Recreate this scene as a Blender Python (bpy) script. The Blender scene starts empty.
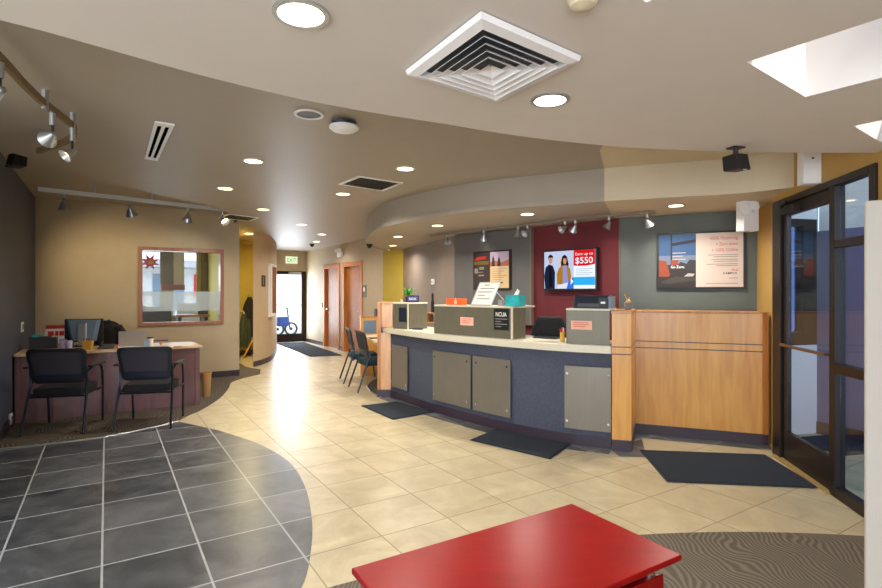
import bpy, bmesh, math, random
from mathutils import Vector, Matrix
random.seed(7)
COL = bpy.context.scene.collection
FPX, CX, CY, HC = 525.0, 441.0, 292.0, 1.42      # focal length (px), principal column, horizon row, eye height (m)

# ------------------------------------------------------------------ helpers
def lin(h):
    h = h.lstrip('#'); o = []
    for i in (0, 2, 4):
        c = int(h[i:i+2], 16) / 255
        o.append(c / 12.92 if c <= 0.04045 else ((c + 0.055) / 1.055) ** 2.4)
    return (o[0], o[1], o[2], 1)

def gp(x, y, z=0.0):
    """ground point: where the sight line through a photo pixel meets the level plane z"""
    Y = FPX * (HC - z) / (y - CY)
    return Vector(((x - CX) / FPX * Y, Y, z))

class Fr:
    """a vertical-wall frame: u runs left to right along the wall as seen from the room, v points behind it"""
    def __init__(s, a, b=None, ang=None):
        s.o = Vector((a[0], a[1]))
        if b is not None:
            d = Vector((b[0], b[1])) - s.o; s.L = d.length; d.normalize()
        else:
            d = Vector((math.cos(math.radians(ang)), math.sin(math.radians(ang)))); s.L = 0
        s.u = d; s.v = Vector((-d.y, d.x))
    def p(s, u, v, z):
        q = s.o + s.u * u + s.v * v
        return (q.x, q.y, z)
    def hit(s, x, y, v=0.0):
        dx = (x - CX) / FPX
        t = (v + s.o.dot(s.v)) / (dx * s.v.x + s.v.y)
        q = Vector((dx * t, t)) - s.o
        return q.dot(s.u), HC - (y - CY) / FPX * t
    def at(s, u, v=0.0):
        return Fr(s.p(u, v, 0), ang=math.degrees(math.atan2(s.u.y, s.u.x)))

W0 = Fr((0, 0), ang=0)
ROOT = {}

class MB:
    def __init__(s):
        s.v = []; s.f = []; s.m = []; s.cur = 0
    def add(s, vs, fs):
        b = len(s.v); s.v += [tuple(q) for q in vs]
        for f in fs:
            s.f.append([b + i for i in f]); s.m.append(s.cur)
        return s
    def box(s, F, u0, u1, v0, v1, z0, z1):
        vs = [F.p(u, v, z) for z in (z0, z1) for v in (v0, v1) for u in (u0, u1)]
        return s.add(vs, [(0, 1, 3, 2), (4, 6, 7, 5), (0, 4, 5, 1), (2, 3, 7, 6), (0, 2, 6, 4), (1, 5, 7, 3)])
    def hexa(s, bot, top):
        return s.add(list(bot) + list(top), [(3, 2, 1, 0), (4, 5, 6, 7), (0, 1, 5, 4), (1, 2, 6, 5), (2, 3, 7, 6), (3, 0, 4, 7)])
    def quad(s, a, b, c, d):
        return s.add([a, b, c, d], [(0, 1, 2, 3)])
    def prism(s, pts, z0, z1):
        n = len(pts)
        vs = [(p[0], p[1], z0) for p in pts] + [(p[0], p[1], z1) for p in pts]
        fs = [tuple(range(n))[::-1], tuple(range(n, 2 * n))]
        fs += [(i, (i + 1) % n, n + (i + 1) % n, n + i) for i in range(n)]
        return s.add(vs, fs)
    def ribbon(s, c1, c2, z0, z1):
        """solid between two equally sampled plan curves"""
        n = len(c1); vs = []
        for a, b in zip(c1, c2):
            vs += [(a[0], a[1], z0), (a[0], a[1], z1), (b[0], b[1], z0), (b[0], b[1], z1)]
        fs = []
        for i in range(n - 1):
            a = 4 * i; b = a + 4
            fs += [(a, b, b + 1, a + 1), (a + 2, a + 3, b + 3, b + 2), (a + 1, b + 1, b + 3, a + 3), (a, a + 2, b + 2, b)]
        e = 4 * (n - 1)
        fs += [(0, 1, 3, 2), (e, e + 2, e + 3, e + 1)]
        return s.add(vs, fs)
    def tube(s, pts, r, n=8, caps=True):
        pts = [Vector(p) for p in pts]
        rs = r if isinstance(r, (list, tuple)) else [r] * len(pts)
        up = Vector((0, 0, 1)); vs = []; prev = None
        for i, p in enumerate(pts):
            t = (pts[min(i + 1, len(pts) - 1)] - pts[max(i - 1, 0)]).normalized()
            if prev is None:
                a = up if abs(t.z) < 0.95 else Vector((1, 0, 0))
                x = t.cross(a).normalized()
            else:
                x = (prev - t * prev.dot(t)).normalized()
            prev = x; y = t.cross(x)
            for k in range(n):
                an = 2 * math.pi * k / n
                vs.append(p + (x * math.cos(an) + y * math.sin(an)) * rs[i])
        fs = []
        for i in range(len(pts) - 1):
            for k in range(n):
                a = i * n + k; b = i * n + (k + 1) % n
                fs.append((a, b, b + n, a + n))
        if caps:
            fs.append(tuple(range(n))[::-1]); e = (len(pts) - 1) * n; fs.append(tuple(range(e, e + n)))
        return s.add(vs, fs)
    def lathe(s, M, prof, n=20, caps=True):
        """prof: (radius, z) pairs, M: Matrix or location"""
        if not isinstance(M, Matrix): M = Matrix.Translation(Vector(M))
        vs = []
        for r, z in prof:
            for k in range(n):
                an = 2 * math.pi * k / n
                vs.append(M @ Vector((r * math.cos(an), r * math.sin(an), z)))
        fs = []
        for i in range(len(prof) - 1):
            for k in range(n):
                a = i * n + k; b = i * n + (k + 1) % n
                fs.append((a, b, b + n, a + n))
        if caps:
            fs.append(tuple(range(n))[::-1]); e = (len(prof) - 1) * n; fs.append(tuple(range(e, e + n)))
        return s.add(vs, fs)
    def ring(s, c, r0, r1, z0, z1, n=28):
        return s.lathe(c, [(r0, z0), (r1, z0), (r1, z1), (r0, z1), (r0, z0)], n, caps=False)
    def build(s, name, mat, parent=None, smooth=False, bevel=0.0, seg=2):
        me = bpy.data.meshes.new(name)
        vs = s.v
        if parent is not None and parent.name in ROOT:
            inv = ROOT[parent.name].inverted()
            vs = [tuple(inv @ Vector(q)) for q in vs]
        me.from_pydata(vs, [], s.f)
        mats = mat if isinstance(mat, (list, tuple)) else [mat]
        for m in mats: me.materials.append(m)
        for p, i in zip(me.polygons, s.m):
            p.material_index = i
        bm = bmesh.new(); bm.from_mesh(me)
        bmesh.ops.recalc_face_normals(bm, faces=bm.faces)
        bm.to_mesh(me); bm.free()
        if smooth:
            for p in me.polygons: p.use_smooth = True
            me.update()
            try: me.set_sharp_from_angle(angle=math.radians(35))
            except Exception: pass
        o = bpy.data.objects.new(name, me); COL.objects.link(o)
        if parent is not None:
            o.parent = parent
            if parent.name in ROOT: ROOT[o.name] = ROOT[parent.name]
        if bevel:
            b = o.modifiers.new('bevel', 'BEVEL'); b.width = bevel; b.segments = seg
            b.limit_method = 'ANGLE'; b.angle_limit = math.radians(40)
        return o

def thing(name, label, cat, loc=(0, 0, 0), rz=0.0, group=None, kind=None):
    o = bpy.data.objects.new(name, None); COL.objects.link(o)
    o.empty_display_size = 0.1
    o.location = loc; o.rotation_euler = (0, 0, rz)
    ROOT[o.name] = Matrix.Translation(Vector(loc)) @ Matrix.Rotation(rz, 4, 'Z')
    return tag(o, label, cat, group, kind)

def tag(o, label=None, cat=None, group=None, kind=None):
    if label: o['label'] = label
    if cat: o['category'] = cat
    if group: o['group'] = group
    if kind: o['kind'] = kind
    return o

def struct(o):
    o['kind'] = 'structure'; return o

def copy_tree(o, loc, rz, label, parent=None):
    r = o.copy(); COL.objects.link(r)
    if parent is None:
        r.location = loc; r.rotation_euler = (0, 0, rz); r['label'] = label
    else:
        r.parent = parent
    for ch in list(o.children):
        copy_tree(ch, None, None, None, r)
    return r

def spline(pts, n=8):
    """Catmull-Rom through plan points"""
    P = [Vector(p) for p in pts]; P = [2 * P[0] - P[1]] + P + [2 * P[-1] - P[-2]]
    out = []
    for i in range(1, len(P) - 2):
        for k in range(n):
            t = k / n
            a, b, c, d = P[i-1], P[i], P[i+1], P[i+2]
            out.append(0.5 * ((2*b) + (c - a)*t + (2*a - 5*b + 4*c - d)*t*t + (3*b - a - 3*c + d)*t**3))
    out.append(P[-2]); return out

def offset(c, d):
    """offset a plan curve to its left by d"""
    out = []
    for i in range(len(c)):
        t = (c[min(i+1, len(c)-1)] - c[max(i-1, 0)]); t = Vector((t[0], t[1])).normalized()
        out.append(Vector((c[i][0] - t.y * d, c[i][1] + t.x * d)))
    return out

# ------------------------------------------------------------------ materials
def nt(name):
    m = bpy.data.materials.new(name); m.use_nodes = True
    b = m.node_tree.nodes['Principled BSDF']
    return m, m.node_tree.nodes, m.node_tree.links, b

def mat(name, col, rough=0.5, metal=0.0, var=0.06, scale=6.0, spec=0.5, bump=0.0, bscale=80.0, coat=0.0, emis=None, es=0.0, trans=0.0, alpha=1.0):
    m, N, L, b = nt(name)
    c = lin(col) if isinstance(col, str) else col
    b.inputs['Roughness'].default_value = rough
    b.inputs['Metallic'].default_value = metal
    b.inputs['Specular IOR Level'].default_value = spec
    b.inputs['Coat Weight'].default_value = coat
    b.inputs['Transmission Weight'].default_value = trans
    b.inputs['Alpha'].default_value = alpha
    if emis:
        b.inputs['Emission Color'].default_value = lin(emis) if isinstance(emis, str) else emis
        b.inputs['Emission Strength'].default_value = es
    tc = N.new('ShaderNodeTexCoord')
    n = N.new('ShaderNodeTexNoise'); n.inputs['Scale'].default_value = scale; n.inputs['Detail'].default_value = 3
    L.new(tc.outputs['Object'], n.inputs['Vector'])
    r = N.new('ShaderNodeValToRGB')
    r.color_ramp.elements[0].position = 0.3; r.color_ramp.elements[1].position = 0.7
    r.color_ramp.elements[0].color = tuple(max(0, x * (1 - var)) for x in c[:3]) + (1,)
    r.color_ramp.elements[1].color = tuple(min(1, x * (1 + var)) for x in c[:3]) + (1,)
    L.new(n.outputs['Fac'], r.inputs['Fac']); L.new(r.outputs['Color'], b.inputs['Base Color'])
    if bump:
        n2 = N.new('ShaderNodeTexNoise'); n2.inputs['Scale'].default_value = bscale
        L.new(tc.outputs['Object'], n2.inputs['Vector'])
        bp = N.new('ShaderNodeBump'); bp.inputs['Strength'].default_value = bump; bp.inputs['Distance'].default_value = 0.005
        L.new(n2.outputs['Fac'], bp.inputs['Height']); L.new(bp.outputs['Normal'], b.inputs['Normal'])
    return m

def wood(name, c0, c1, rough=0.35, stretch=(9, 9, 0.9), coat=0.2):
    m, N, L, b = nt(name)
    tc = N.new('ShaderNodeTexCoord'); mp = N.new('ShaderNodeMapping'); mp.inputs['Scale'].default_value = stretch
    L.new(tc.outputs['Object'], mp.inputs['Vector'])
    n = N.new('ShaderNodeTexNoise'); n.inputs['Scale'].default_value = 2.2; n.inputs['Detail'].default_value = 6; n.inputs['Distortion'].default_value = 0.6
    L.new(mp.outputs['Vector'], n.inputs['Vector'])
    r = N.new('ShaderNodeValToRGB'); r.color_ramp.elements[0].position = 0.3; r.color_ramp.elements[1].position = 0.72
    r.color_ramp.elements[0].color = lin(c0); r.color_ramp.elements[1].color = lin(c1)
    L.new(n.outputs['Fac'], r.inputs['Fac']); L.new(r.outputs['Color'], b.inputs['Base Color'])
    b.inputs['Roughness'].default_value = rough; b.inputs['Coat Weight'].default_value = coat; b.inputs['Coat Roughness'].default_value = 0.2
    return m

def math_node(N, L, op, a, bb=None):
    q = N.new('ShaderNodeMath'); q.operation = op
    for i, x in enumerate((a, bb)):
        if x is None: continue
        if isinstance(x, (int, float)): q.inputs[i].default_value = x
        else: L.new(x, q.inputs[i])
    return q.outputs[0]

def tile(name, c0, c1, grout, pu, pv, ou, ov, gw, ang, rough=0.3, nscale=3.0, tilevar=0.12, groutmix=1.0, bump=0.15):
    """square floor tiles on the building's grid"""
    m, N, L, b = nt(name)
    tc = N.new('ShaderNodeTexCoord'); mp = N.new('ShaderNodeMapping'); mp.vector_type = 'TEXTURE'
    mp.inputs['Rotation'].default_value = (0, 0, ang)
    L.new(tc.outputs['Object'], mp.inputs['Vector'])
    sp = N.new('ShaderNodeSeparateXYZ'); L.new(mp.outputs['Vector'], sp.inputs[0])
    cells = []; edges = []
    for out, per, off in ((sp.outputs['X'], pu, ou), (sp.outputs['Y'], pv, ov)):
        q = math_node(N, L, 'DIVIDE', math_node(N, L, 'SUBTRACT', out, off), per)
        cells.append(math_node(N, L, 'FLOOR', q))
        fr = math_node(N, L, 'FRACT', q)
        d = math_node(N, L, 'MULTIPLY', math_node(N, L, 'MINIMUM', fr, math_node(N, L, 'SUBTRACT', 1.0, fr)), per)
        edges.append(d)
    dmin = math_node(N, L, 'MINIMUM', edges[0], edges[1])
    g = math_node(N, L, 'LESS_THAN', dmin, gw / 2)
    cb = N.new('ShaderNodeCombineXYZ'); L.new(cells[0], cb.inputs[0]); L.new(cells[1], cb.inputs[1])
    wn = N.new('ShaderNodeTexWhiteNoise'); wn.noise_dimensions = '2D'; L.new(cb.outputs[0], wn.inputs['Vector'])
    # each tile has its own cloud of mottling
    ad = N.new('ShaderNodeVectorMath'); ad.operation = 'ADD'; L.new(mp.outputs['Vector'], ad.inputs[0]); L.new(wn.outputs['Color'], ad.inputs[1])
    n = N.new('ShaderNodeTexNoise'); n.inputs['Scale'].default_value = nscale; n.inputs['Detail'].default_value = 8; n.inputs['Roughness'].default_value = 0.62; n.inputs['Distortion'].default_value = 0.8
    L.new(ad.outputs[0], n.inputs['Vector'])
    f = math_node(N, L, 'ADD', n.outputs['Fac'], math_node(N, L, 'MULTIPLY', math_node(N, L, 'SUBTRACT', wn.outputs['Value'], 0.5), tilevar * 2))
    r = N.new('ShaderNodeValToRGB'); r.color_ramp.elements[0].position = 0.25; r.color_ramp.elements[1].position = 0.75
    r.color_ramp.elements[0].color = lin(c0); r.color_ramp.elements[1].color = lin(c1)
    L.new(f, r.inputs['Fac'])
    mx = N.new('ShaderNodeMix'); mx.data_type = 'RGBA'
    L.new(math_node(N, L, 'MULTIPLY', g, groutmix), mx.inputs['Factor']); L.new(r.outputs['Color'], mx.inputs['A']); mx.inputs['B'].default_value = lin(grout)
    L.new(mx.outputs['Result'], b.inputs['Base Color'])
    L.new(math_node(N, L, 'ADD', math_node(N, L, 'MULTIPLY', g, 0.35), rough), b.inputs['Roughness'])
    bp = N.new('ShaderNodeBump'); bp.inputs['Strength'].default_value = bump; bp.inputs['Distance'].default_value = 0.004
    L.new(math_node(N, L, 'SUBTRACT', n.outputs['Fac'], math_node(N, L, 'MULTIPLY', g, 0.6)), bp.inputs['Height'])
    L.new(bp.outputs['Normal'], b.inputs['Normal'])
    return m

def carpet(name, c0, c1, wave=2.2):
    m, N, L, b = nt(name)
    tc = N.new('ShaderNodeTexCoord')
    nz = N.new('ShaderNodeTexNoise'); nz.inputs['Scale'].default_value = 2.6; nz.inputs['Detail'].default_value = 1.0
    L.new(tc.outputs['Object'], nz.inputs['Vector'])
    vm = N.new('ShaderNodeVectorMath'); vm.operation = 'MULTIPLY_ADD'; vm.inputs[1].default_value = (0.42, 0.42, 0)
    L.new(nz.outputs['Color'], vm.inputs[0]); L.new(tc.outputs['Object'], vm.inputs[2])
    w = N.new('ShaderNodeTexWave'); w.inputs['Scale'].default_value = wave * 5.0; w.inputs['Distortion'].default_value = 1.5; w.inputs['Detail'].default_value = 1.0
    L.new(vm.outputs[0], w.inputs['Vector'])
    n = N.new('ShaderNodeTexNoise'); n.inputs['Scale'].default_value = 220
    L.new(tc.outputs['Object'], n.inputs['Vector'])
    f = math_node(N, L, 'ADD', math_node(N, L, 'MULTIPLY', w.outputs['Fac'], 0.75), math_node(N, L, 'MULTIPLY', n.outputs['Fac'], 0.3))
    r = N.new('ShaderNodeValToRGB'); r.color_ramp.elements[0].position = 0.3; r.color_ramp.elements[1].position = 0.85
    r.color_ramp.elements[0].color = lin(c0); r.color_ramp.elements[1].color = lin(c1)
    L.new(f, r.inputs['Fac']); L.new(r.outputs['Color'], b.inputs['Base Color'])
    b.inputs['Roughness'].default_value = 0.95; b.inputs['Specular IOR Level'].default_value = 0.1
    bp = N.new('ShaderNodeBump'); bp.inputs['Strength'].default_value = 0.5; bp.inputs['Distance'].default_value = 0.006
    L.new(f, bp.inputs['Height']); L.new(bp.outputs['Normal'], b.inputs['Normal'])
    return m

def brushed(name, col, rough=0.38, metal=0.75):
    m, N, L, b = nt(name)
    tc = N.new('ShaderNodeTexCoord'); mp = N.new('ShaderNodeMapping'); mp.inputs['Scale'].default_value = (60, 60, 3)
    L.new(tc.outputs['Object'], mp.inputs['Vector'])
    n = N.new('ShaderNodeTexNoise'); n.inputs['Scale'].default_value = 1.5; n.inputs['Detail'].default_value = 5
    L.new(mp.outputs['Vector'], n.inputs['Vector'])
    n2 = N.new('ShaderNodeTexNoise'); n2.inputs['Scale'].default_value = 3.0
    L.new(tc.outputs['Object'], n2.inputs['Vector'])
    c = lin(col)
    r = N.new('ShaderNodeValToRGB'); r.color_ramp.elements[0].color = tuple(x * 0.75 for x in c[:3]) + (1,); r.color_ramp.elements[1].color = tuple(min(1, x * 1.25) for x in c[:3]) + (1,)
    L.new(math_node(N, L, 'MULTIPLY', math_node(N, L, 'ADD', n.outputs['Fac'], n2.outputs['Fac']), 0.5), r.inputs['Fac'])
    L.new(r.outputs['Color'], b.inputs['Base Color'])
    b.inputs['Metallic'].default_value = metal; b.inputs['Roughness'].default_value = rough
    return m

def glass(name, tint=(0.9, 0.95, 0.97), refl=0.08, rough=0.0, frost=0.0, fcol='#dfe8ea'):
    """thin pane: passes light straight through, mirrors a little by angle, optionally hazy"""
    m = bpy.data.materials.new(name); m.use_nodes = True
    N = m.node_tree.nodes; L = m.node_tree.links
    N.clear()
    out = N.new('ShaderNodeOutputMaterial')
    tr = N.new('ShaderNodeBsdfTransparent'); tr.inputs['Color'].default_value = tint + (1,)
    gl = N.new('ShaderNodeBsdfGlossy'); gl.inputs['Roughness'].default_value = rough
    lw = N.new('ShaderNodeLayerWeight'); lw.inputs['Blend'].default_value = 0.5
    mx = N.new('ShaderNodeMixShader')
    f = math_node(N, L, 'ADD', math_node(N, L, 'MULTIPLY', math_node(N, L, 'POWER', lw.outputs['Facing'], 5.0), 0.9), refl * 0.5)
    L.new(f, mx.inputs['Fac']); L.new(tr.outputs[0], mx.inputs[1]); L.new(gl.outputs[0], mx.inputs[2])
    last = mx.outputs[0]
    if frost > 0:
        d = N.new('ShaderNodeBsdfDiffuse'); d.inputs['Color'].default_value = lin(fcol)
        t = N.new('ShaderNodeBsdfTranslucent'); t.inputs['Color'].default_value = lin(fcol)
        m2 = N.new('ShaderNodeMixShader'); m2.inputs['Fac'].default_value = 0.5
        L.new(d.outputs[0], m2.inputs[1]); L.new(t.outputs[0], m2.inputs[2])
        m3 = N.new('ShaderNodeMixShader'); m3.inputs['Fac'].default_value = frost
        L.new(last, m3.inputs[1]); L.new(m2.outputs[0], m3.inputs[2]); last = m3.outputs[0]
    L.new(last, out.inputs['Surface'])
    return m

def emit(name, col, s):
    m = bpy.data.materials.new(name); m.use_nodes = True
    N = m.node_tree.nodes; L = m.node_tree.links; N.clear()
    o = N.new('ShaderNodeOutputMaterial'); e = N.new('ShaderNodeEmission')
    e.inputs['Color'].default_value = lin(col); e.inputs['Strength'].default_value = s
    L.new(e.outputs[0], o.inputs['Surface']); return m

A_ANG = math.radians(32.5)
M = {}
M['cream'] = tile('cream_floor_tile', '#a89a7a', '#d0c3a1', '#85785c', 0.457, 0.4726, -0.02, 3.707, 0.008, A_ANG, rough=0.33, nscale=3.2, tilevar=0.04, groutmix=0.7)
M['slate'] = tile('slate_floor_tile', '#2e3236', '#686a6c', '#a4a6a6', 0.457, 0.4726, -0.02, 3.707, 0.011, A_ANG, rough=0.3, nscale=3.4, tilevar=0.12)
M['carpet'] = carpet('wave_carpet', '#615a50', '#7a7266')
M['carpet_dark'] = carpet('desk_carpet', '#453e36', '#6a6054')
M['ceil_near'] = mat('ceiling_paint_light', '#dcd6d0', 0.8, var=0.015)
M['ceil_far'] = mat('ceiling_paint_taupe', '#a69c8e', 0.5, var=0.015, spec=0.4)
M['ceil_beige'] = mat('ceiling_paint_beige', '#d2c4a8', 0.6, var=0.015)
M['white'] = mat('white_paint', '#eeeef0', 0.5, var=0.02)
M['tan'] = mat('tan_wall_paint', '#b6a68a', 0.7, var=0.03, bump=0.05, bscale=150)
M['tan_light'] = mat('light_tan_wall_paint', '#c2ad8e', 0.7, var=0.03)
M['yellow'] = mat('yellow_wall_paint', '#ad9840', 0.7, var=0.03)
M['ochre'] = mat('ochre_wall_paint', '#b8934f', 0.7, var=0.03)
M['taupe'] = mat('taupe_wall_paint', '#7a6d60', 0.7, var=0.03)
M['dkwall'] = mat('charcoal_wall_paint', '#484d5e', 0.6, var=0.03)
M['green'] = mat('green_grey_wall_paint', '#5d6460', 0.65, var=0.03)
M['greyp'] = mat('warm_grey_wall_paint', '#62605f', 0.65, var=0.03)
M['red'] = mat('maroon_wall_paint', '#651e27', 0.6, var=0.04)
M['purple'] = mat('violet_wall_paint', '#77779a', 0.7, var=0.02)
M['base'] = mat('dark_plum_baseboard', '#3b2f3d', 0.4)
M['maple'] = wood('honey_maple', '#d29244', '#e4ac5a', 0.33)
M['maple_pale'] = wood('pale_maple', '#cf9a66', '#dfb184', 0.33)
M['maple_dk'] = wood('maple_edge', '#a86628', '#c98840', 0.35)
M['doorwood'] = wood('door_veneer', '#8f5526', '#b5733a', 0.5, coat=0.0)
M['doorframe'] = wood('door_casing', '#b06420', '#cc8236', 0.5, coat=0.0)
M['cherry'] = wood('cherry_red', '#7c0001', '#8a0204', 0.3, stretch=(2, 9, 2), coat=0.0)
M['cherry'].node_tree.nodes['Principled BSDF'].inputs['Specular IOR Level'].default_value = 0.3
M['redwood'] = wood('reddish_window_wood', '#8e5a47', '#aa745d', 0.4)
M['deskwood'] = wood('mahogany_laminate', '#5b4048', '#785056', 0.4)
M['desktop'] = wood('birch_worktop', '#cda878', '#e0c198', 0.35)
M['counter'] = mat('pale_countertop', '#d8d2bd', 0.3, var=0.05, scale=60)
M['fabric'] = mat('slate_blue_fabric', '#4b5060', 0.9, var=0.12, scale=40, bump=0.3, bscale=240)
M['steel'] = brushed('brushed_steel', '#807b71', 0.38, 0.35)
M['smoked'] = brushed('smoked_panel', '#716d5d', 0.26, 0.15)
M['chrome'] = mat('chrome', '#d8d8da', 0.12, 1.0, var=0.01)
M['silver'] = mat('satin_silver', '#b5b9bd', 0.35, 0.85, var=0.02)
M['railsilver'] = mat('pale_silver_rail', '#cfd4d9', 0.4, 0.25)
M['binwood'] = wood('bin_woodgrain', '#8a673e', '#ab8556', 0.45)
M['wellpaint'] = mat('skylight_well_paint', '#cfc3b4', 0.8, var=0.01)
M['rail'] = mat('track_rail_tan', '#7d6846', 0.5, 0.2)
M['void'] = mat('duct_dark', '#08080a', 0.9, spec=0.0)
M['tanmetal'] = mat('tan_threshold', '#a8905c', 0.5)
M['brass'] = mat('aged_brass', '#7d5c38', 0.4, 0.5)
M['black'] = mat('black_plastic', '#17181b', 0.45)
M['blackfab'] = mat('black_fabric', '#16181d', 0.9, var=0.15, scale=60, bump=0.3, bscale=300)
M['mesh'] = mat('chair_mesh', '#37353f', 0.85, var=0.25, scale=300)
M['chairmetal'] = mat('dark_blue_metal', '#2b333f', 0.3, 0.7)
M['teal'] = mat('dark_teal_fabric', '#123036', 0.9, var=0.15, scale=80)
M['bronze'] = mat('dark_bronze_aluminium', '#2f2723', 0.4, 0.5)
M['mat'] = mat('charcoal_floor_mat', '#363b43', 0.97, var=0.3, scale=160, bump=0.7, bscale=350, spec=0.1)
M['matedge'] = mat('mat_rubber_edge', '#232a34', 0.8)
M['paper'] = mat('paper_white', '#f0eee8', 0.8, var=0.01)
M['pink'] = mat('pink_note', '#f0b59d', 0.8, var=0.02)
M['orange'] = mat('orange_card', '#f05a1c', 0.5)
M['tealbox'] = mat('turquoise_card', '#27a7ad', 0.5, var=0.3, scale=12)
M['navy'] = mat('navy_plastic', '#1d2436', 0.4)
M['leaf'] = mat('leaf_green', '#3f9a1e', 0.45, var=0.3, scale=30)
M['dgrey'] = mat('dark_grey_plastic', '#3a3d42', 0.45)
M['bluegrey'] = mat('blue_grey_plastic', '#6f8496', 0.35)
M['grey'] = mat('mid_grey', '#8a8d90', 0.5)
M['cupyellow'] = mat('yellow_cup', '#d2a23c', 0.5)
M['signred'] = mat('sign_red', '#c81e1e', 0.5)
M['textred'] = mat('ink_red', '#c4523f', 0.7, var=0.01)
M['textgrey'] = mat('ink_grey', '#8b8784', 0.7, var=0.01)
M['textdk'] = mat('ink_dark', '#3a3634', 0.7, var=0.01)
M['bagred'] = mat('red_bag', '#b8261d', 0.6)
M['jacket'] = mat('dark_jacket', '#231f1e', 0.9, var=0.3, scale=12, bump=0.6, bscale=25)
M['coatgreen'] = mat('green_coat', '#3d4634', 0.9, var=0.3, scale=12)
M['glass'] = glass('clear_glass')
M['glassblue'] = glass('tinted_glass', (0.72, 0.82, 0.92), 0.10)
M['frost'] = glass('frosted_band', (0.9, 0.95, 0.97), 0.06, frost=0.45)
M['lampglow'] = emit('lamp_glow', '#fff4dc', 6.0)
M['lampwarm'] = emit('lamp_glow_warm', '#ffdf9f', 7.0)
M['skydome'] = emit('skylight_dome', '#f4f8ff', 0.9)
M['office'] = mat('office_brown_paint', '#705a30', 0.7)
M['asphalt'] = mat('pavement', '#c9c6c0', 0.9)
M['bldg'] = mat('pale_render', '#cfcfcc', 0.8)
# ------------------------------------------------------------------ key plan points
Z_NEAR, Z_FAR, Z_SOF, Z_ALC = 2.27, 2.58, 2.27, 2.76
UB = Vector((math.cos(A_ANG), math.sin(A_ANG))); UA = Vector((-UB.y, UB.x))
CORNER = Vector((-5.757, 7.447))                       # dark wall meets tan back wall
FBK = Fr(CORNER, CORNER + UB)                          # back wall of the desk alcove
FDR = Fr((3.04, 5.15), (2.021 + 0.198 * -3, -3.0))      # glazed wall on the right
DPT = lambda Y: Vector((2.021 + 0.198 * Y, Y))

def poly(name, mt, loops, z0, z1):
    """solid slab with optional holes"""
    from mathutils.geometry import tessellate_polygon
    mb = MB(); flat = [Vector((p[0], p[1], 0)) for lp in loops for p in lp]
    tri = tessellate_polygon([[Vector((p[0], p[1], 0)) for p in lp] for lp in loops])
    n = len(flat)
    vs = [(p.x, p.y, z0) for p in flat] + [(p.x, p.y, z1) for p in flat]
    fs = [tuple(t) for t in tri] + [tuple(n + i for i in t) for t in tri]
    b = 0
    for lp in loops:
        k = len(lp)
        fs += [(b + i, b + (i + 1) % k, n + b + (i + 1) % k, n + b + i) for i in range(k)]
        b += k
    mb.add(vs, fs)
    return struct(mb.build(name, mt))

# ------------------------------------------------------------------ floor
poly('floor', M['cream'], [[(-13, -4.2), (3.3, -4.2), (3.3, 6.4), (1.5, 17), (-13, 17)]], -0.1, 0.0)
sl = [gp(0, 449.5), gp(44, 444.7), gp(73.5, 441.5), gp(102, 437.7), gp(128, 433), gp(156.5, 427), gp(178, 421.6)]
sr = spline([(p.x, p.y) for p in (gp(178, 421.6), gp(209.5, 428.5), gp(224.7, 432.5), gp(260, 444.7), gp(288.7, 462), gp(304.6, 486), gp(311.7, 518), gp(311, 550), gp(301.4, 588))] + [(-0.72, 2.1), (-0.95, 1.6), (-1.35, 1.1)], 6)
poly('floor_slate_tile', M['slate'], [[(p.x, p.y) for p in sl[:-1]] + [tuple(p) for p in sr] + [(-1.7, 0.2), (-4.4, 4.6)]], 0.0, 0.003)
cr = spline([(p.x, p.y) for p in (gp(178, 421.6), gp(190, 415), gp(202, 409.7), gp(219.9, 398.2), gp(228.8, 388), gp(231.5, 382.5), gp(243, 378.3), gp(260, 374.3))], 5)
poly('floor_desk_carpet', M['carpet_dark'], [[(p.x, p.y) for p in sl[:-1]] + [tuple(p) for p in cr] + [(-3.3, 9.6), (-3.7, 9.95), (-5.6, 13.0), (-6.6, 12.4), (-4.3, 8.6), (-5.9, 7.6), (-4.0, 4.4)]], 0.0, 0.004)
tr = MB(); tr.tube([(p.x, p.y, 0.004) for p in sl], 0.008, 6); struct(tr.build('trim_1', M['silver']))
cc = [(1.75 + 4.78 * math.sin(a), -1.68 + 4.78 * math.cos(a)) for a in [math.radians(-34 + 2 * i) for i in range(29)]]
poly('floor_entry_carpet', M['carpet'], [cc + [(2.1, -1.0), (1.4, -4.0), (-2.0, -4.0)]], 0.0, 0.004)

# ------------------------------------------------------------------ ceilings
def cpt(x, y, z):
    p = gp(x, y, z); return (p.x, p.y)
nedge = spline([(-2.35, 0.9), (-1.9, 1.25)] + [cpt(x, y, Z_NEAR) for x, y in ((0, 20), (100, 47), (200, 75), (299, 98.8), (369, 112), (440, 123.2), (520, 136), (597, 144.8), (660, 149), (728, 151.4), (800, 152.6), (882, 153))] + [(3.1, 3.25)], 5)
s1 = Vector(cpt(746.8, 62, Z_NEAR)); s2 = Vector(cpt(805.5, 97, Z_NEAR))
du = (s2 - s1); dv = Vector((du.y, -du.x))
step = du.normalized() * 1.236
sky_loops = []
for k in (-2, -1, 0, 1):
    a = s1 + step * k
    if k == 1: a = Vector(cpt(853.6, 126, Z_NEAR))
    sky_loops.append([a, a + du * (0.86 if k == 1 else 1), a + du * (0.86 if k == 1 else 1) + dv, a + dv])
poly('ceiling_near', M['ceil_near'], [[tuple(p) for p in nedge] + [(3.1, -4.2), (-2.35, -4.2)]] + [[tuple(p) for p in lp][::-1] for lp in sky_loops], Z_NEAR, Z_FAR + 0.02)
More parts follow.
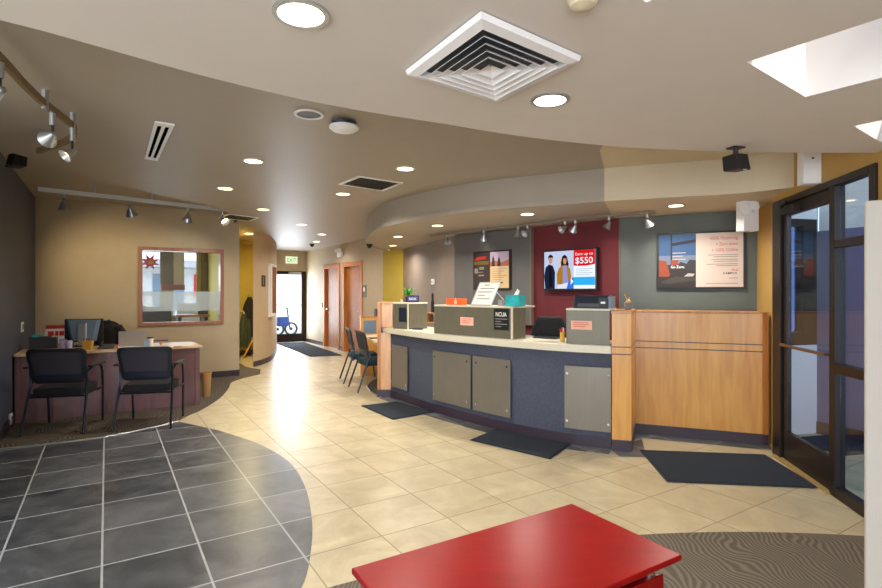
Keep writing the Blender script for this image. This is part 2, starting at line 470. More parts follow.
for lp in sky_loops:
    w = MB(); c = sum(lp, Vector((0, 0))) / 4
    for i in range(4):
        a, b = lp[i], lp[(i + 1) % 4]
        ao, bo = c + (a - c) * 1.08, c + (b - c) * 1.08
        w.hexa([(a.x, a.y, Z_NEAR + 0.001), (b.x, b.y, Z_NEAR + 0.001), (bo.x, bo.y, Z_FAR + 0.021), (ao.x, ao.y, Z_FAR + 0.021)][:0] or
               [(a.x, a.y, Z_FAR + 0.02), (b.x, b.y, Z_FAR + 0.02), (bo.x, bo.y, Z_FAR + 0.02), (ao.x, ao.y, Z_FAR + 0.02)],
               [(a.x, a.y, 2.95), (b.x, b.y, 2.95), (bo.x, bo.y, 2.95), (ao.x, ao.y, 2.95)])
    struct(w.build('ceiling_skylight_well', M['wellpaint']))


fold = spline([(-3.85, 4.30), (-3.58, 4.40), (-3.48, 5.556), (-3.36, 6.34), (-3.146, 6.97), (-3.12, 7.7), (-3.25, 8.4), (-3.5, 8.88)], 5)
front = [p + Vector((0, -0.10)) for p in nedge if p.x > -2.2]
k_split = min(range(len(front)), key=lambda i: abs(front[i].x - 1.12))
pl = front[:k_split + 1]; pr = front[k_split:]
sA, sB, sC = (1.30, 4.30), (1.56, 5.0), (1.83, 5.65)
poly('ceiling_far', M['ceil_far'], [[tuple(p) for p in pl] + [sA, sB, (1.2, 7.2), (0.4, 9), (-0.6, 11.2), (-3.2, 15.6), (-6.6, 15.6), (-7.8, 15.3)] + [(-3.52, 8.92)] + [tuple(p) for p in fold[::-1]][1:]], Z_FAR, Z_FAR + 0.05)
poly('ceiling_far_pale', M['ceil_beige'], [[tuple(p) for p in pr] + [(3.1, 4.6), (2.4, 5.0), sB, sA]], Z_FAR, Z_FAR + 0.05)
poly('ceiling_alcove', M['ceil_far'], [[(-6.2, 7.3), (-3.3, 8.95)] + [(p.x + 0.03, p.y) for p in fold[::-1]][1:] + [(-3.9, 4.1)]], Z_ALC, Z_ALC + 0.05)
fm = MB(); fm.ribbon(fold, offset(fold, 0.03 * -1), Z_FAR + 0.001, Z_ALC); struct(fm.build('ceiling_alcove_edge', M['ceil_far']))

# dropped soffit over the tellers
dl = spline([(-1.2, 10.5), (-1.27, 9.21), (-1.19, 8.46), (-0.823, 7.05), (-0.297, 6.23), (0.278, 5.616), (0.775, 5.3), (1.53, 4.92)], 6)
dr = spline([(1.53, 4.92), (1.975, 4.75), (2.56, 4.53), (2.87, 4.25)], 4)
poly('ceiling_soffit', M['ceil_far'], [[tuple(p) for p in dl] + [sC, (2.2, 6.5), (1.35, 7.3), (0.45, 8.1), (-0.25, 9.9), (-0.65, 10.9)]], Z_SOF, Z_FAR + 0.01)
poly('ceiling_soffit_pale', M['ceil_beige'], [[tuple(p) for p in dr] + [(2.97, 4.23), (3.25, 4.95), (3.5, 5.6), (2.2, 6.5), sC]], Z_SOF, Z_FAR + 0.01)
lp_ = MB(); lp_.ribbon(offset(dl, 0.015), offset(dl, -0.02), Z_SOF - 0.004, Z_SOF + 0.04); struct(lp_.build('ceiling_soffit_lip', M['ceil_far']))
# unseen slabs added above the raised ceilings to stop light leaking in
poly('ceiling_leak_block', M['white'], [[(-13, 3.5), (2.7, 3.5), (3.1, 4.9), (3.6, 5.8), (2.0, 17), (-13, 17)]], 2.86, 2.95)
poly('ceiling_leak_block', M['white'], [[(-13, 3.5), (-13, 0), (-1.6, 0.6), (-1.3, 2.2), (0.9, 3.3), (0.9, 3.5)]], 2.86, 2.95)

# ------------------------------------------------------------------ walls
def seg(name, a, b, z0, z1, mt, th=0.1):
    F = Fr(a, b); mb = MB(); mb.box(F, 0, F.L, 0, th, z0, z1)
    return struct(mb.build(name, mt))
def skirt(name, a, b, h=0.1):
    F = Fr(a, b); mb = MB(); mb.box(F, 0, F.L, -0.012, 0.0, 0, h)
    return struct(mb.build(name, M['base']))
# dark wall: runs along the building grid, from the alcove corner back past the camera
DK0 = CORNER - UA * 5.3
seg('wall_left', DK0, CORNER + UA * 0.1, 0, 2.86, M['dkwall'])
skirt('baseboard_left', DK0, CORNER)
# tan back wall with its interior window
uend = FBK.hit(239.3, 300)[0]
u0, zt = FBK.hit(138.3, 246.5); u1, _ = FBK.hit(223.6, 246.5); zb = FBK.hit(138.3, 326.5)[1]
wb = MB()
for box in ((0, u0 + 0.05, 0, 2.86), (u1 - 0.05, uend, 0, 2.86), (u0 + 0.05, u1 - 0.05, 0, zb + 0.05), (u0 + 0.05, u1 - 0.05, zt - 0.05, 2.86)):
    wb.box(FBK, box[0], box[1], 0, 0.12, box[2], box[3])
struct(wb.build('wall_back', M['tan']))
sk = MB(); sk.box(FBK, 0, uend, -0.012, 0, 0, 0.1); struct(sk.build('baseboard_back', M['base']))
wn = thing('window_1', 'reddish wood framed interior window in the tan wall above the desk', 'window', FBK.p(u0, 0, zb), kind='structure')
f = MB(); e = 0.055
f.box(FBK, u0, u1, -0.03, 0.14, zb, zb + e); f.box(FBK, u0, u1, -0.03, 0.14, zt - e, zt)
f.box(FBK, u0, u0 + e, -0.03, 0.14, zb + e, zt - e); f.box(FBK, u1 - e, u1, -0.03, 0.14, zb + e, zt - e)
f.build('frame', M['redwood'], wn, bevel=0.006)
zf0, zf1 = FBK.hit(180, 311)[1], FBK.hit(180, 291.5)[1]
g = MB(); g.box(FBK, u0 + e, u1 - e, 0.05, 0.056, zb + e, zf0); g.box(FBK, u0 + e, u1 - e, 0.05, 0.056, zf1, zt - e); g.build('pane', M['glass'], wn)
g = MB(); g.box(FBK, u0 + e, u1 - e, 0.05, 0.056, zf0, zf1); g.build('frosted_band', M['frost'], wn)

# office behind the window
VO = 3.0
def ou(x): return FBK.hit(x, 290, VO)[0]
def oz(y, x=170): return FBK.hit(x, y, VO)[1]
ow = MB()
z_lo, z_hi = oz(316), oz(252)
ow.box(FBK, ou(120), ou(219), VO, VO + 0.15, 0, z_lo)
ow.box(FBK, ou(120), ou(219), VO, VO + 0.15, z_hi, 2.86)
pb_ = MB(); pb_.box(FBK, ou(173), ou(184), VO - 0.04, VO + 0.15, oz(284), z_hi); struct(pb_.build('wall_office_post', M['tan_light']))
ow.box(FBK, ou(201.5), uend - 0.05, VO, VO + 0.15, 0, 2.86)
ow.box(FBK, ou(105), ou(120), VO, VO + 0.15, 0, 2.86)
struct(ow.build('wall_office', M['office']))
op = MB(); op.box(FBK, ou(160.5), ou(173), VO - 0.05, VO + 0.15, oz(285), z_hi); struct(op.build('wall_office_pier', M['taupe']))
op = MB(); op.box(FBK, ou(160.5), ou(184.2), VO - 0.12, VO + 0.02, oz(290), oz(284.5)); struct(op.build('trim_2', M['redwood']))
op = MB(); op.box(FBK, ou(160.5), ou(173), VO - 0.02, VO + 0.15, z_lo, oz(290)); struct(op.build('wall_office_dado', M['tan_light']))
poly('ceiling_office', M['white'], [[FBK.p(-2.5, 0.12, 0)[:2], FBK.p(uend, 0.12, 0)[:2], FBK.p(uend, VO + 0.3, 0)[:2], FBK.p(-2.5, VO + 0.3, 0)[:2]]], 2.62, 2.66)

# hallway
hs = FBK.p(uend, 0, 0)
seg('wall_hall_side', FBK.p(uend, 0.12, 0), FBK.p(uend, 3.4, 0), 0, 2.86, M['yellow'], 0.04)
hp = gp(245, 354.5)
seg('wall_hall_end', (hp.x - UB.x * 1.0, hp.y - UB.y * 1.0), (hp.x + UB.x * 0.42, hp.y + UB.y * 0.42), 0, 2.6, M['yellow'])
skirt('baseboard_hall', (hp.x - UB.x * 1.0, hp.y - UB.y * 1.0), (hp.x + UB.x * 0.42, hp.y + UB.y * 0.42))
# curved wall
cw = spline([(-3.555, 9.95), (-3.51, 10.37), (-3.535, 10.9), (-3.69, 11.6), (-3.95, 12.6), (-4.25, 13.55), (-4.7, 14.6)], 6)
co_ = [a.lerp(b, min(1.0, 0.06 + i / 9)) for i, (a, b) in enumerate(zip(cw, offset(cw, 0.13)))]
w = MB(); w.ribbon(cw, co_, 0, 2.6); struct(w.build('wall_curved', M['tan_light'], smooth=True))
w = MB(); w.ribbon(offset(cw, -0.012), cw, 0, 0.1); struct(w.build('baseboard_curved', M['base'], smooth=True))
# entry wall with glass door
FEN = Fr((-3.87 - UB.x * 1.6, 15.06 - UB.y * 1.6), (-3.87, 15.06))
dl0 = FEN.hit(266, 300)[0]; dr0, dzt = FEN.hit(307.5, 271.5)
ew = MB()
ew.box(FEN, -0.6, dl0, 0, 0.12, 0, 2.6); ew.box(FEN, dl0, FEN.L + 0.3, 0, 0.12, dzt, 2.6); ew.box(FEN, dr0, FEN.L + 0.3, 0, 0.12, 0, dzt)
struct(ew.build('wall_entry', M['tan']))
d = thing('door_2', 'distant glass entry door in a dark frame under the exit sign', 'door', FEN.p(dl0, 0, 0), kind='structure')
f = MB(); t = 0.09
f.box(FEN, dl0, dl0 + t, 0, 0.1, 0, dzt); f.box(FEN, dr0 - t, dr0, 0, 0.1, 0, dzt); f.box(FEN, dl0 + t, dr0 - t, 0, 0.1, dzt - t, dzt)
f.build('frame', M['bronze'], d)
f = MB(); f.box(FEN, dl0 + t, dr0 - t, 0.02, 0.07, 0.01, 0.24); f.box(FEN, dr0 - t - 0.07, dr0 - t, 0.02, 0.07, 0.24, dzt - t); f.box(FEN, dl0 + t, dl0 + t + 0.07, 0.02, 0.07, 0.24, dzt - t)
leaf = f.build('door_leaf', M['bronze'], d)
f = MB(); f.box(FEN, dl0 + t + 0.07, dr0 - t - 0.07, 0.04, 0.046, 0.24, dzt - t); f.build('pane', M['glass'], leaf)
f = MB(); zz = FEN.hit(290, 305)[1]; f.box(FEN, dl0 + t, dr0 - t, -0.03, -0.01, zz - 0.012, zz + 0.012); f.build('push_bar', M['bronze'], leaf)
f = MB(); f.box(FEN, dr0 - 0.55, dr0 - 0.2, -0.06, 0.0, dzt - 0.08, dzt - 0.02); f.build('door_closer', M['silver'], d)
# corridor wall with two wooden doors
FCO = Fr((-3.87, 15.06), (-1.19, 10.77))
ch = FCO.hit
doors = []
for nm, xa, xb, lab in (('door_3', 323.6, 339.6, 'wooden corridor door nearer the glass entry door'), ('door_4', 343.0, 362.6, 'wooden corridor door nearer the teller counter')):
    ua, ub = ch(xa, 300)[0], ch(xb, 300)[0]; doors.append((nm, ua, ub, lab))
cwm = MB(); last = 0; ZD = 2.12
for nm, ua, ub, lab in doors:
    cwm.box(FCO, last, ua + 0.05, 0, 0.12, 0, 2.6); cwm.box(FCO, ua + 0.05, ub - 0.05, 0, 0.12, ZD - 0.05, 2.6); last = ub - 0.05
cwm.box(FCO, last, FCO.L, 0, 0.12, 0, 2.6)
struct(cwm.build('wall_corridor', M['tan']))
for nm, ua, ub, lab in doors:
    d = thing(nm, lab, 'door', FCO.p(ua, 0, 0), kind='structure')
    f = MB(); c = 0.1
    f.box(FCO, ua, ua + c, -0.02, 0.13, 0, ZD); f.box(FCO, ub - c, ub, -0.02, 0.13, 0, ZD); f.box(FCO, ua + c, ub - c, -0.02, 0.13, ZD - c, ZD)
    f.build('frame', M['doorframe'], d, bevel=0.005)
    f = MB(); f.box(FCO, ua + c, ub - c, 0.05, 0.09, 0.01, ZD - c); leaf = f.build('door_leaf', M['doorwood'], d)
    uh = ua + c + 0.09 if nm == 'door_3' else ub - c - 0.09
    f = MB(); f.lathe(Matrix.Translation(Vector(FCO.p(uh, 0.05, 0.98))) @ Matrix.Rotation(math.radians(90), 4, 'X'), [(0.03, -0.005), (0.03, 0.01), (0.012, 0.02), (0.012, 0.05)], 12)
    f.tube([FCO.p(uh, 0.0, 0.98), FCO.p(uh + (0.1 if nm == 'door_3' else -0.1), 0.0, 0.98)], 0.012); f.build('handle', M['silver'], leaf)
sk = MB(); last = 0
for nm, ua, ub, lab in doors: sk.box(FCO, last, ua, -0.012, 0, 0, 0.1); last = ub
sk.box(FCO, last, FCO.L, -0.012, 0, 0, 0.1); struct(sk.build('baseboard_corridor', M['base']))
# walls behind the tellers
Y0, Y1, Y2, Y3, Y4, Y5 = (-1.19, 10.77), (-0.75, 10.4), (-0.47, 9.7), (0.24, 7.85), (1.22, 6.9), (2.05, 6.03)
Y6 = (3.25, 5.4)
seg('wall_yellow', Y0, Y1, 0, Z_SOF, M['yellow'])
seg('wall_taupe', Y1, Y2, 0, Z_SOF, M['taupe']); seg('wall_taupe_near', Y2, Y3, 0, Z_SOF, M['taupe'])
seg('wall_red', Y3, Y4, 0, Z_SOF, M['red']); seg('wall_red_right', Y4, Y5, 0, Z_SOF, M['red'])
seg('wall_green', Y5, Y6, 0, Z_SOF, M['green'])
FG, FR_, FGY = Fr(Y5, Y6), Fr(Y4, Y5), Fr(Y3, Y4)
pz = FGY.hit(533, 325)[1]
g = MB(); g.box(FGY, 0.0, FGY.L - 0.02, -0.06, -0.0, pz, Z_SOF - 0.01); struct(g.build('wall_grey_panel', M['greyp']))
e = MB(); e.box(FGY, FGY.L - 0.02, FGY.L, -0.062, 0.0, pz, Z_SOF - 0.01); struct(e.build('trim_3', M['taupe']))
e = MB(); e.box(FG, -0.004, 0.01, -0.012, 0.0, 0.9, Z_SOF - 0.01); struct(e.build('trim_4', M['greyp']))
# tan return between green wall and the glazed wall
seg('wall_tan_return', Y6, (3.06, 4.83), 0, Z_SOF, M['ochre']); seg('wall_tan_jamb', (3.06, 4.83), DPT(4.65), 0, Z_SOF, M['ochre'])

# ------------------------------------------------------------------ glazed door wall on the right
Lw = FDR.L
uA, zA = FDR.hit(774.6, 203); uZ = FDR.hit(878.1, 300)[0]
ZT = 2.206
dw = MB()
dw.box(FDR, uA - 0.06, uA, 0, 0.12, 0, Z_SOF); dw.box(FDR, uA, uZ, 0, 0.12, ZT, Z_FAR); dw.box(FDR, uZ, uZ + 0.15, 0, 0.12, 0, Z_FAR)
struct(dw.build('wall_right', M['ochre']))
uM0, uM1 = FDR.hit(832, 300)[0], FDR.hit(845.5, 300)[0]
d = thing('door_1', 'dark bronze framed glass door with sidelight beside the wood half wall', 'door', FDR.p(uA, 0, 0), kind='structure')
f = MB(); t = 0.10
uD0 = FDR.hit(783.5, 300)[0]
f.box(FDR, uA, uD0 - 0.02, -0.02, 0.05, 0, ZT); f.box(FDR, uD0 - 0.02, uZ - 0.06, -0.02, 0.05, ZT - 0.05, ZT)
f.box(FDR, uM0, uM0 + 0.07, -0.02, 0.05, 0, ZT - 0.05); f.box(FDR, uZ - 0.06, uZ, -0.02, 0.05, 0, ZT)
f.box(FDR, uM0 + 0.07, uZ - 0.06, -0.02, 0.05, 0, 0.07)
f.box(FDR, uM0 + 0.07, uZ - 0.06, -0.02, 0.05, FDR.hit(850, 246)[1], FDR.hit(850, 238)[1])
f.box(FDR, uM0 + 0.07, uZ - 0.06, -0.02, 0.05, 0.86, 0.925)
f.build('frame', M['bronze'], d, bevel=0.004)
f = MB(); s = 0.055
f.box(FDR, uD0, uM0 - 0.01, 0.0, 0.04, 0.01, 0.25); f.box(FDR, uD0, uD0 + s, 0.0, 0.04, 0.25, ZT - 0.055); f.box(FDR, uM0 - 0.01 - 0.03, uM0 - 0.01, 0.0, 0.04, 0.25, ZT - 0.055)
f.box(FDR, uD0 + s, uM0 - 0.04, 0.0, 0.04, ZT - 0.15, ZT - 0.055)
leaf = f.build('door_leaf', M['bronze'], d, bevel=0.004)
f = MB(); f.box(FDR, uD0 + s, uM0 - 0.04, 0.018, 0.024, 0.25, ZT - 0.15); f.build('door_pane', M['glassblue'], leaf)
f = MB(); f.box(FDR, uM0 + 0.07, uZ - 0.06, 0.018, 0.024, 0.07, 0.86); f.box(FDR, uM0 + 0.07, uZ - 0.06, 0.018, 0.024, 0.925, FDR.hit(850, 246)[1]); f.box(FDR, uM0 + 0.07, uZ - 0.06, 0.018, 0.024, FDR.hit(850, 238)[1], ZT - 0.05); f.build('sidelight_pane', M['glassblue'], d)
f = MB(); f.tube([FDR.p(uD0 + 0.02, -0.03, 0.975), FDR.p(uM0 - 0.02, -0.03, 0.975)], 0.013); f.box(FDR, uD0 + 0.01, uD0 + 0.03, -0.03, 0.03, 0.965, 0.985); f.box(FDR, uM0 - 0.035, uM0 - 0.015, -0.03, 0.03, 0.965, 0.985); f.build('push_bar', M['brass'], leaf)
f = MB(); f.box(FDR, uD0 + 0.02, uD0 + 0.3, -0.05, 0.02, ZT - 0.145, ZT - 0.09)
f.tube([FDR.p(uD0 + 0.27, -0.04, ZT - 0.085), FDR.p(uD0 + 0.3, -0.1, ZT - 0.07), FDR.p(uD0 + 0.16, -0.03, ZT - 0.05)], 0.01); f.build('door_closer', M['bronze'], d)
f = MB(); f.box(FDR, uD0 - 0.1, uM0 + 0.02, -0.05, 0.1, 0.0, 0.012); f.build('threshold', M['tanmetal'], d)
# wall continues behind the camera with a storefront at the back
seg('wall_right_rear', FDR.p(uZ + 0.15, 0, 0), FDR.p(Lw, 0, 0), 0, Z_NEAR + 0.02, M['tan_light'])
# porch outside
pc = Vector((3.786, 5.287)); pw = Vector((0.40, -0.92))
poly('floor_porch', M['cream'], [[DPT(5.15) + Vector((0.12, 0)), pc + Vector((0, 0.2)), pc + pw * 5 + Vector((0.3, 0)), DPT(-1) + Vector((0.2, 0))]], -0.06, -0.002)
poly('porch_sun_block', M['white'], [[DPT(5.3) + Vector((0.12, 0)), pc + Vector((0.1, 0.2)), pc + pw * 6.5, DPT(-1.5) + Vector((0.14, 0))]], 2.72, 2.78)  # slab added over the porch to keep sun off the floor inside
seg('wall_porch', pc, pc + pw * 5, 0, 2.03, M['purple'])
seg('wall_porch_bulkhead', pc + Vector((0.02, 0)), pc + pw * 5, 2.03, 3.0, M['white'])
skirt('baseboard_porch', pc, pc + pw * 5, 0.12)
lw = (3.33, 5.18)
seg('wall_porch_low', lw, pc, 0, 0.89, M['white'])
seg('wall_porch_header', lw, pc, 2.15, 3.0, M['white'])
FP = Fr(lw, pc)
d = thing('window_3', 'dark framed window above the white low wall seen through the glass door', 'window', FP.p(0, 0, 0.89), kind='structure')
f = MB()
f.box(FP, 0, FP.L, 0, 0.1, 0.89, 1.02); f.box(FP, 0, FP.L, 0, 0.1, 2.08, 2.15); f.box(FP, FP.L - 0.16, FP.L, 0, 0.1, 1.02, 2.08); f.box(FP, 0, 0.06, 0, 0.1, 1.02, 2.08); f.box(FP, 0.3, 0.35, 0, 0.1, 1.02, 2.08)
f.build('frame', M['bronze'], d)
f = MB(); f.box(FP, 0.06, 0.3, 0.04, 0.05, 1.02, 2.08); f.box(FP, 0.35, FP.L - 0.16, 0.04, 0.05, 1.02, 2.08); f.build('pane', M['glassblue'], d)
seg('wall_porch_beyond', (3.05, 6.6), (4.6, 6.4), 0, 2.9, M['purple'])
f = MB(); f.box(FP, 0.0, 0.55, -0.65, -0.1, -0.002, 0.008); tag(f.build('door_mat', M['mat']), 'dark mat outside the glass door by the white low wall', 'mat')

# storefront behind the camera
FS = Fr((1.45, -3.4), (-2.6, -3.4))
st = MB()
for u in (0, 1.0, 2.0, 3.0, 4.0): st.box(FS, u, u + 0.06, 0, 0.1, 0, Z_NEAR)
st.box(FS, 0, 4.06, 0, 0.1, 0, 0.12); st.box(FS, 0, 4.06, 0, 0.1, 2.15, Z_NEAR)
struct(st.build('window_4', M['bronze']))
# ------------------------------------------------------------------ teller counter
TC = thing('teller_counter', 'curved slate-blue teller counter with pale top, steel plates and maple ends', 'counter', (0.6, 5.6, 0))
cb = spline([(-0.70, 7.13), (-0.45, 6.76), (-0.059, 6.176), (0.604, 5.40), (1.148, 4.94), (1.54, 4.745)], 8)
m = MB(); m.ribbon(cb, offset(cb, 0.45), 0.10, 0.868); m.build('body', M['fabric'], TC, smooth=True)
m = MB(); m.ribbon(offset(cb, -0.006), offset(cb, 0.4), 0.0, 0.10); m.build('toe_kick', M['base'], TC, smooth=True)
ct = spline([(-0.81, 7.20), (-0.5, 6.68), (-0.059, 6.02), (0.604, 5.31), (1.12, 4.87), (1.51, 4.66)], 8)
m = MB(); m.ribbon(ct, offset(ct, 0.62), 0.868, 0.94); m.build('countertop', M['counter'], TC, smooth=True, bevel=0.006)
# right pilaster and half wall
PL = [(1.53, 4.70), (1.69, 4.66), (1.955, 5.28), (1.80, 5.34)]
m = MB(); m.prism(PL, 0.10, 1.225); m.build('pilaster', M['maple'], TC)
def grow(P, d):
    c = sum((Vector(p) for p in P), Vector((0, 0))) / len(P)
    return [c + (Vector(p) - c) * (1 + d / (Vector(p) - c).length) for p in P]
m = MB(); m.prism(grow(PL, 0.018), 1.225, 1.25); m.build('cap', M['maple_dk'], TC)
m = MB(); m.prism(grow(PL, 0.008), 0.0, 0.10); m.build('plinth', M['base'], TC)
for z in (0.86, 0.925):
    m = MB(); m.prism(grow(PL, 0.002), z, z + 0.008); m.build('groove', M['base'], TC)
FW = Fr((1.945, 5.285), (3.03, 4.859))
m = MB(); m.box(FW, 0, FW.L, 0, 0.12, 0.10, 1.215); m.build('wing_panel', M['maple'], TC)
m = MB(); m.box(FW, FW.L - 0.045, FW.L - 0.002, -0.015, 0.0, 0.10, 1.215); m.build('end_strip', M['maple_dk'], TC)
m = MB(); m.box(FW, -0.01, FW.L + 0.0, -0.02, 0.14, 1.215, 1.238); m.build('cap', M['maple_dk'], TC, bevel=0.005)
m = MB(); m.box(FW, 0, FW.L, -0.012, 0.1, 0.0, 0.10); m.build('plinth', M['base'], TC)
for z in (0.86, 0.925):
    m = MB(); m.box(FW, 0, FW.L, -0.003, 0, z, z + 0.008); m.build('groove', M['base'], TC)
# left pilaster
FL = Fr((-0.815, 7.10), (-0.66, 7.10))
m = MB(); m.box(FL, -0.045, 0.0, -0.0, 0.12, 0.1, 1.272); m.build('end_panel', M['maple_dk'], TC)
m = MB(); m.box(FL, 0.0, 0.155, 0.0, 0.12, 0.1, 0.867); m.box(FL, 0.0, 0.155, 0.06, 0.2, 0.941, 1.272); m.build('pilaster', M['maple_pale'], TC)
m = MB(); m.box(FL, -0.05, 0.16, -0.004, 0.12, 0.0, 0.1); m.build('plinth', M['base'], TC)
FLb = Fr((-0.66, 7.17), (-0.16, 6.86))
m = MB(); m.box(FL, -0.05, 0.16, 0.04, 0.24, 1.272, 1.2815); m.build('cap', M['maple'], TC)
# steel plates on the curved front, standing off on bolts
def plate(xa, ya, xb, yb, zlo, zhi, seams=()):
    pa, pb = gp(xa, ya), gp(xb, yb)
    c = [p for p in offset(spline(cb, 8), -0.03)]
    ta, tb = (xa - CX) / FPX, (xb - CX) / FPX
    c = [p for p in c if ta <= p.x / p.y <= tb]
    m = MB(); m.ribbon(c, offset(c, 0.006), zlo, zhi)
    o = m.build('steel_plate', M['steel'], TC, smooth=True)
    n = len(c)
    for k in ([3, n - 4] if n > 12 else [1, n - 2]):
        for z in (zlo + 0.07, zhi - 0.07):
            t = (c[min(k + 1, n - 1)] - c[k - 1]).normalized(); nrm = Vector((t.y, -t.x))
            p = Vector((c[k].x, c[k].y, z)); q = Vector((nrm.x, nrm.y, 0))
            b = MB(); b.tube([p - q * 0.03, p + q * 0.008], 0.011, 10); b.build('bolt', M['chrome'], o)
    return o
plate(391.5, 400, 407.5, 400, 0.10 + 0.06, 0.715)
plate(432.0, 400, 471.2, 400, 0.155, 0.735)
plate(471.6, 400, 510.3, 400, 0.155, 0.735)
plate(564.5, 400, 611.2, 400, 0.155, 0.735)
# grey tile border at the counter foot
bd = [(p.x, p.y) for p in cb]
o1 = offset(cb, -0.17)
bm_ = MB(); bm_.ribbon(o1, cb, 0.0, 0.003)
e2 = offset([Vector(FW.p(0, 0, 0)[:2]), Vector(FW.p(FW.L, 0, 0)[:2])], -0.17)
bm_.add([(1.53, 4.70, 0.003), (1.54, 4.53, 0.003), (1.76, 4.50, 0.003), (1.95, 5.1, 0.003), (1.955, 5.28, 0.003), (1.69, 4.66, 0.003)], [(0, 1, 2, 3, 4, 5)])
bm_.add([(1.95, 5.1, 0.003), (e2[1].x, e2[1].y, 0.003), (3.03, 4.859, 0.003), (1.955, 5.28, 0.003)], [(0, 1, 2, 3)])
struct(bm_.build('floor_counter_border', M['slate']))

# teller screens: stepped steel-fronted boxes on the countertop
def screen(label, pts_px, zt, sides, cap_d, name='teller_screen'):
    """pts_px: front bottom corners in order; sides: (start, end) back corners"""
    P = [Vector(gp(x, y, 0.941)[:2]) for x, y in pts_px]
    r = thing(name, label, 'teller screen', (P[0].x, P[0].y, 0.941), group='stepped screens on the teller counter')
    for a, b in zip(P, P[1:]):
        F = Fr(a, b); m = MB(); m.box(F, 0, F.L, 0, 0.012, 0.941, zt); m.build('panel', M['smoked'], r)
        if b is not P[-1]: e = MB(); e.box(F, F.L - 0.012, F.L + 0.002, -0.005, 0.016, 0.941, zt); e.build('edge_strip', M['counter'], r)
    F = Fr(P[0], P[-1])
    # closing side panels back from the ends
    n = F.v
    for q in sides:
        a = P[q]; b = a + n * cap_d
        G = Fr(a, b) if q == 0 else Fr(b, a)
        m = MB(); m.box(Fr(a, b), 0, cap_d, -0.006, 0.006, 0.941, zt); m.build('side_panel', M['smoked'], r)
    poly_ = [p for p in P] + [P[-1] + n * cap_d, P[0] + n * cap_d]
    m = MB(); m.prism(grow(poly_, 0.008), zt, zt + 0.016); m.build('shelf', M['counter'], r)
    return r, P
scM, PM = screen('widest steel screen box in the middle of the counter under the whiteboard', [(434.6, 333.3), (512, 339.3), (525.5, 337.6)], 1.256, (0,), 0.26)
scR, PR = screen('steel screen box next to the maple pilaster under the printer', [(566.8, 343.4), (609.5, 345.4)], 1.252, (0,), 0.3)
scL, PLf = screen('smaller steel screen box beside the pale left pilaster under the plant', [(393.4, 328.6), (408.3, 329.3), (427.0, 328.5)], 1.2655, (), 0.25)
FM = Fr(PM[0], PM[1]); FRr = Fr(PR[0], PR[1])

deps = None
def text(name, s, F, x0, z0, height, mt, parent, v=-0.004, width=None, align='L', bold=False):
    """raised lettering on a wall frame: baseline at (x0, z0)"""
    c = bpy.data.curves.new(name, 'FONT'); c.body = s; c.size = 1.0; c.extrude = 0.0
    if bold: c.offset = 0.012
    c.resolution_u = 3
    o = bpy.data.objects.new(name, c); COL.objects.link(o)
    dg = bpy.context.evaluated_depsgraph_get(); dg.update()
    me = bpy.data.meshes.new_from_object(o.evaluated_get(dg))
    bpy.data.objects.remove(o)
    xs = [v_.co.x for v_ in me.vertices]; ys = [v_.co.y for v_ in me.vertices]
    w = max(xs) - min(xs); sy = height / 0.72; sx = sy if width is None else width / w
    off = -min(xs) * sx - (0 if align == 'L' else (w * sx if align == 'R' else w * sx / 2))
    vs = [F.p(x0 + v_.co.x * sx + off, v, z0 + v_.co.y * sy) for v_ in me.vertices]
    mb = MB(); mb.add(vs, [tuple(p.vertices) for p in me.polygons])
    bpy.data.meshes.remove(me)
    return mb.build(name, mt, parent)

# ------------------------------------------------------------------ notes and small signs on the screens
def note(F, xa, ya, xb, yb, lab, ntext=True, g='pink notes taped to the screens'):
    u0, z1 = F.hit(xa, ya); u1, z0 = F.hit(xb, yb)
    r = thing('paper_note', lab, 'note', F.p(u0, -0.002, z0), group=g)
    m = MB(); m.box(F, u0, u1, -0.003, -0.0005, z0, z1); m.build('sheet', M['pink'], r)
    m = MB()
    for k in range(3):
        zz = z1 - (z1 - z0) * (0.25 + 0.22 * k); m.box(F, u0 + (u1 - u0) * 0.12, u0 + (u1 - u0) * (0.85 - 0.15 * (k == 2)), -0.0036, -0.003, zz, zz + 0.006)
    m.build('handwriting', M['textred'], r)
note(FM, 460.5, 317, 473.5, 325.8, 'pink note on the widest steel screen')
note(FRr, 571, 320.5, 592, 330, 'pink note on the steel screen under the printer')
FMs = Fr(PM[0], PM[1])
u0, z1 = FM.hit(494, 308.6); u1, z0 = FM.hit(509, 330.5)
r = thing('notice_sign', 'black NCUA notice with white lettering on the widest steel screen', 'sign', FM.p(u0, -0.003, z0))
m = MB(); m.box(FM, u0, u1, -0.004, -0.001, z0, z1); bo = m.build('board', M['black'], r)
text('lettering', 'NCUA', FM, (u0 + u1) / 2, z1 - (z1 - z0) * 0.36, 0.045, M['paper'], bo, v=-0.005, width=(u1 - u0) * 0.72, align='C', bold=True)
m = MB()
for k, (a, b) in enumerate(((0.1, 0.9), (0.12, 0.5), (0.1, 0.88), (0.12, 0.5))):
    zz = z1 - (z1 - z0) * (0.5 + 0.12 * k); m.box(FM, u0 + (u1 - u0) * a, u0 + (u1 - u0) * b, -0.0045, -0.004, zz, zz + 0.008)
m.build('small_print', M['textgrey'], r)
FLs = Fr(PLf[0], PLf[1])
u0, z1 = FLs.hit(399, 307.5); u1, z0 = FLs.hit(406.5, 322)
m = MB(); m.box(FLs, u0, u1, -0.004, -0.001, z0, z1); tag(m.build('notice_sign', M['navy']), 'dark notice sheet on the smaller screen near the left pilaster', 'sign')

# ------------------------------------------------------------------ things on the screens and counter
def base_on(x, y, z): return gp(x, y, z)
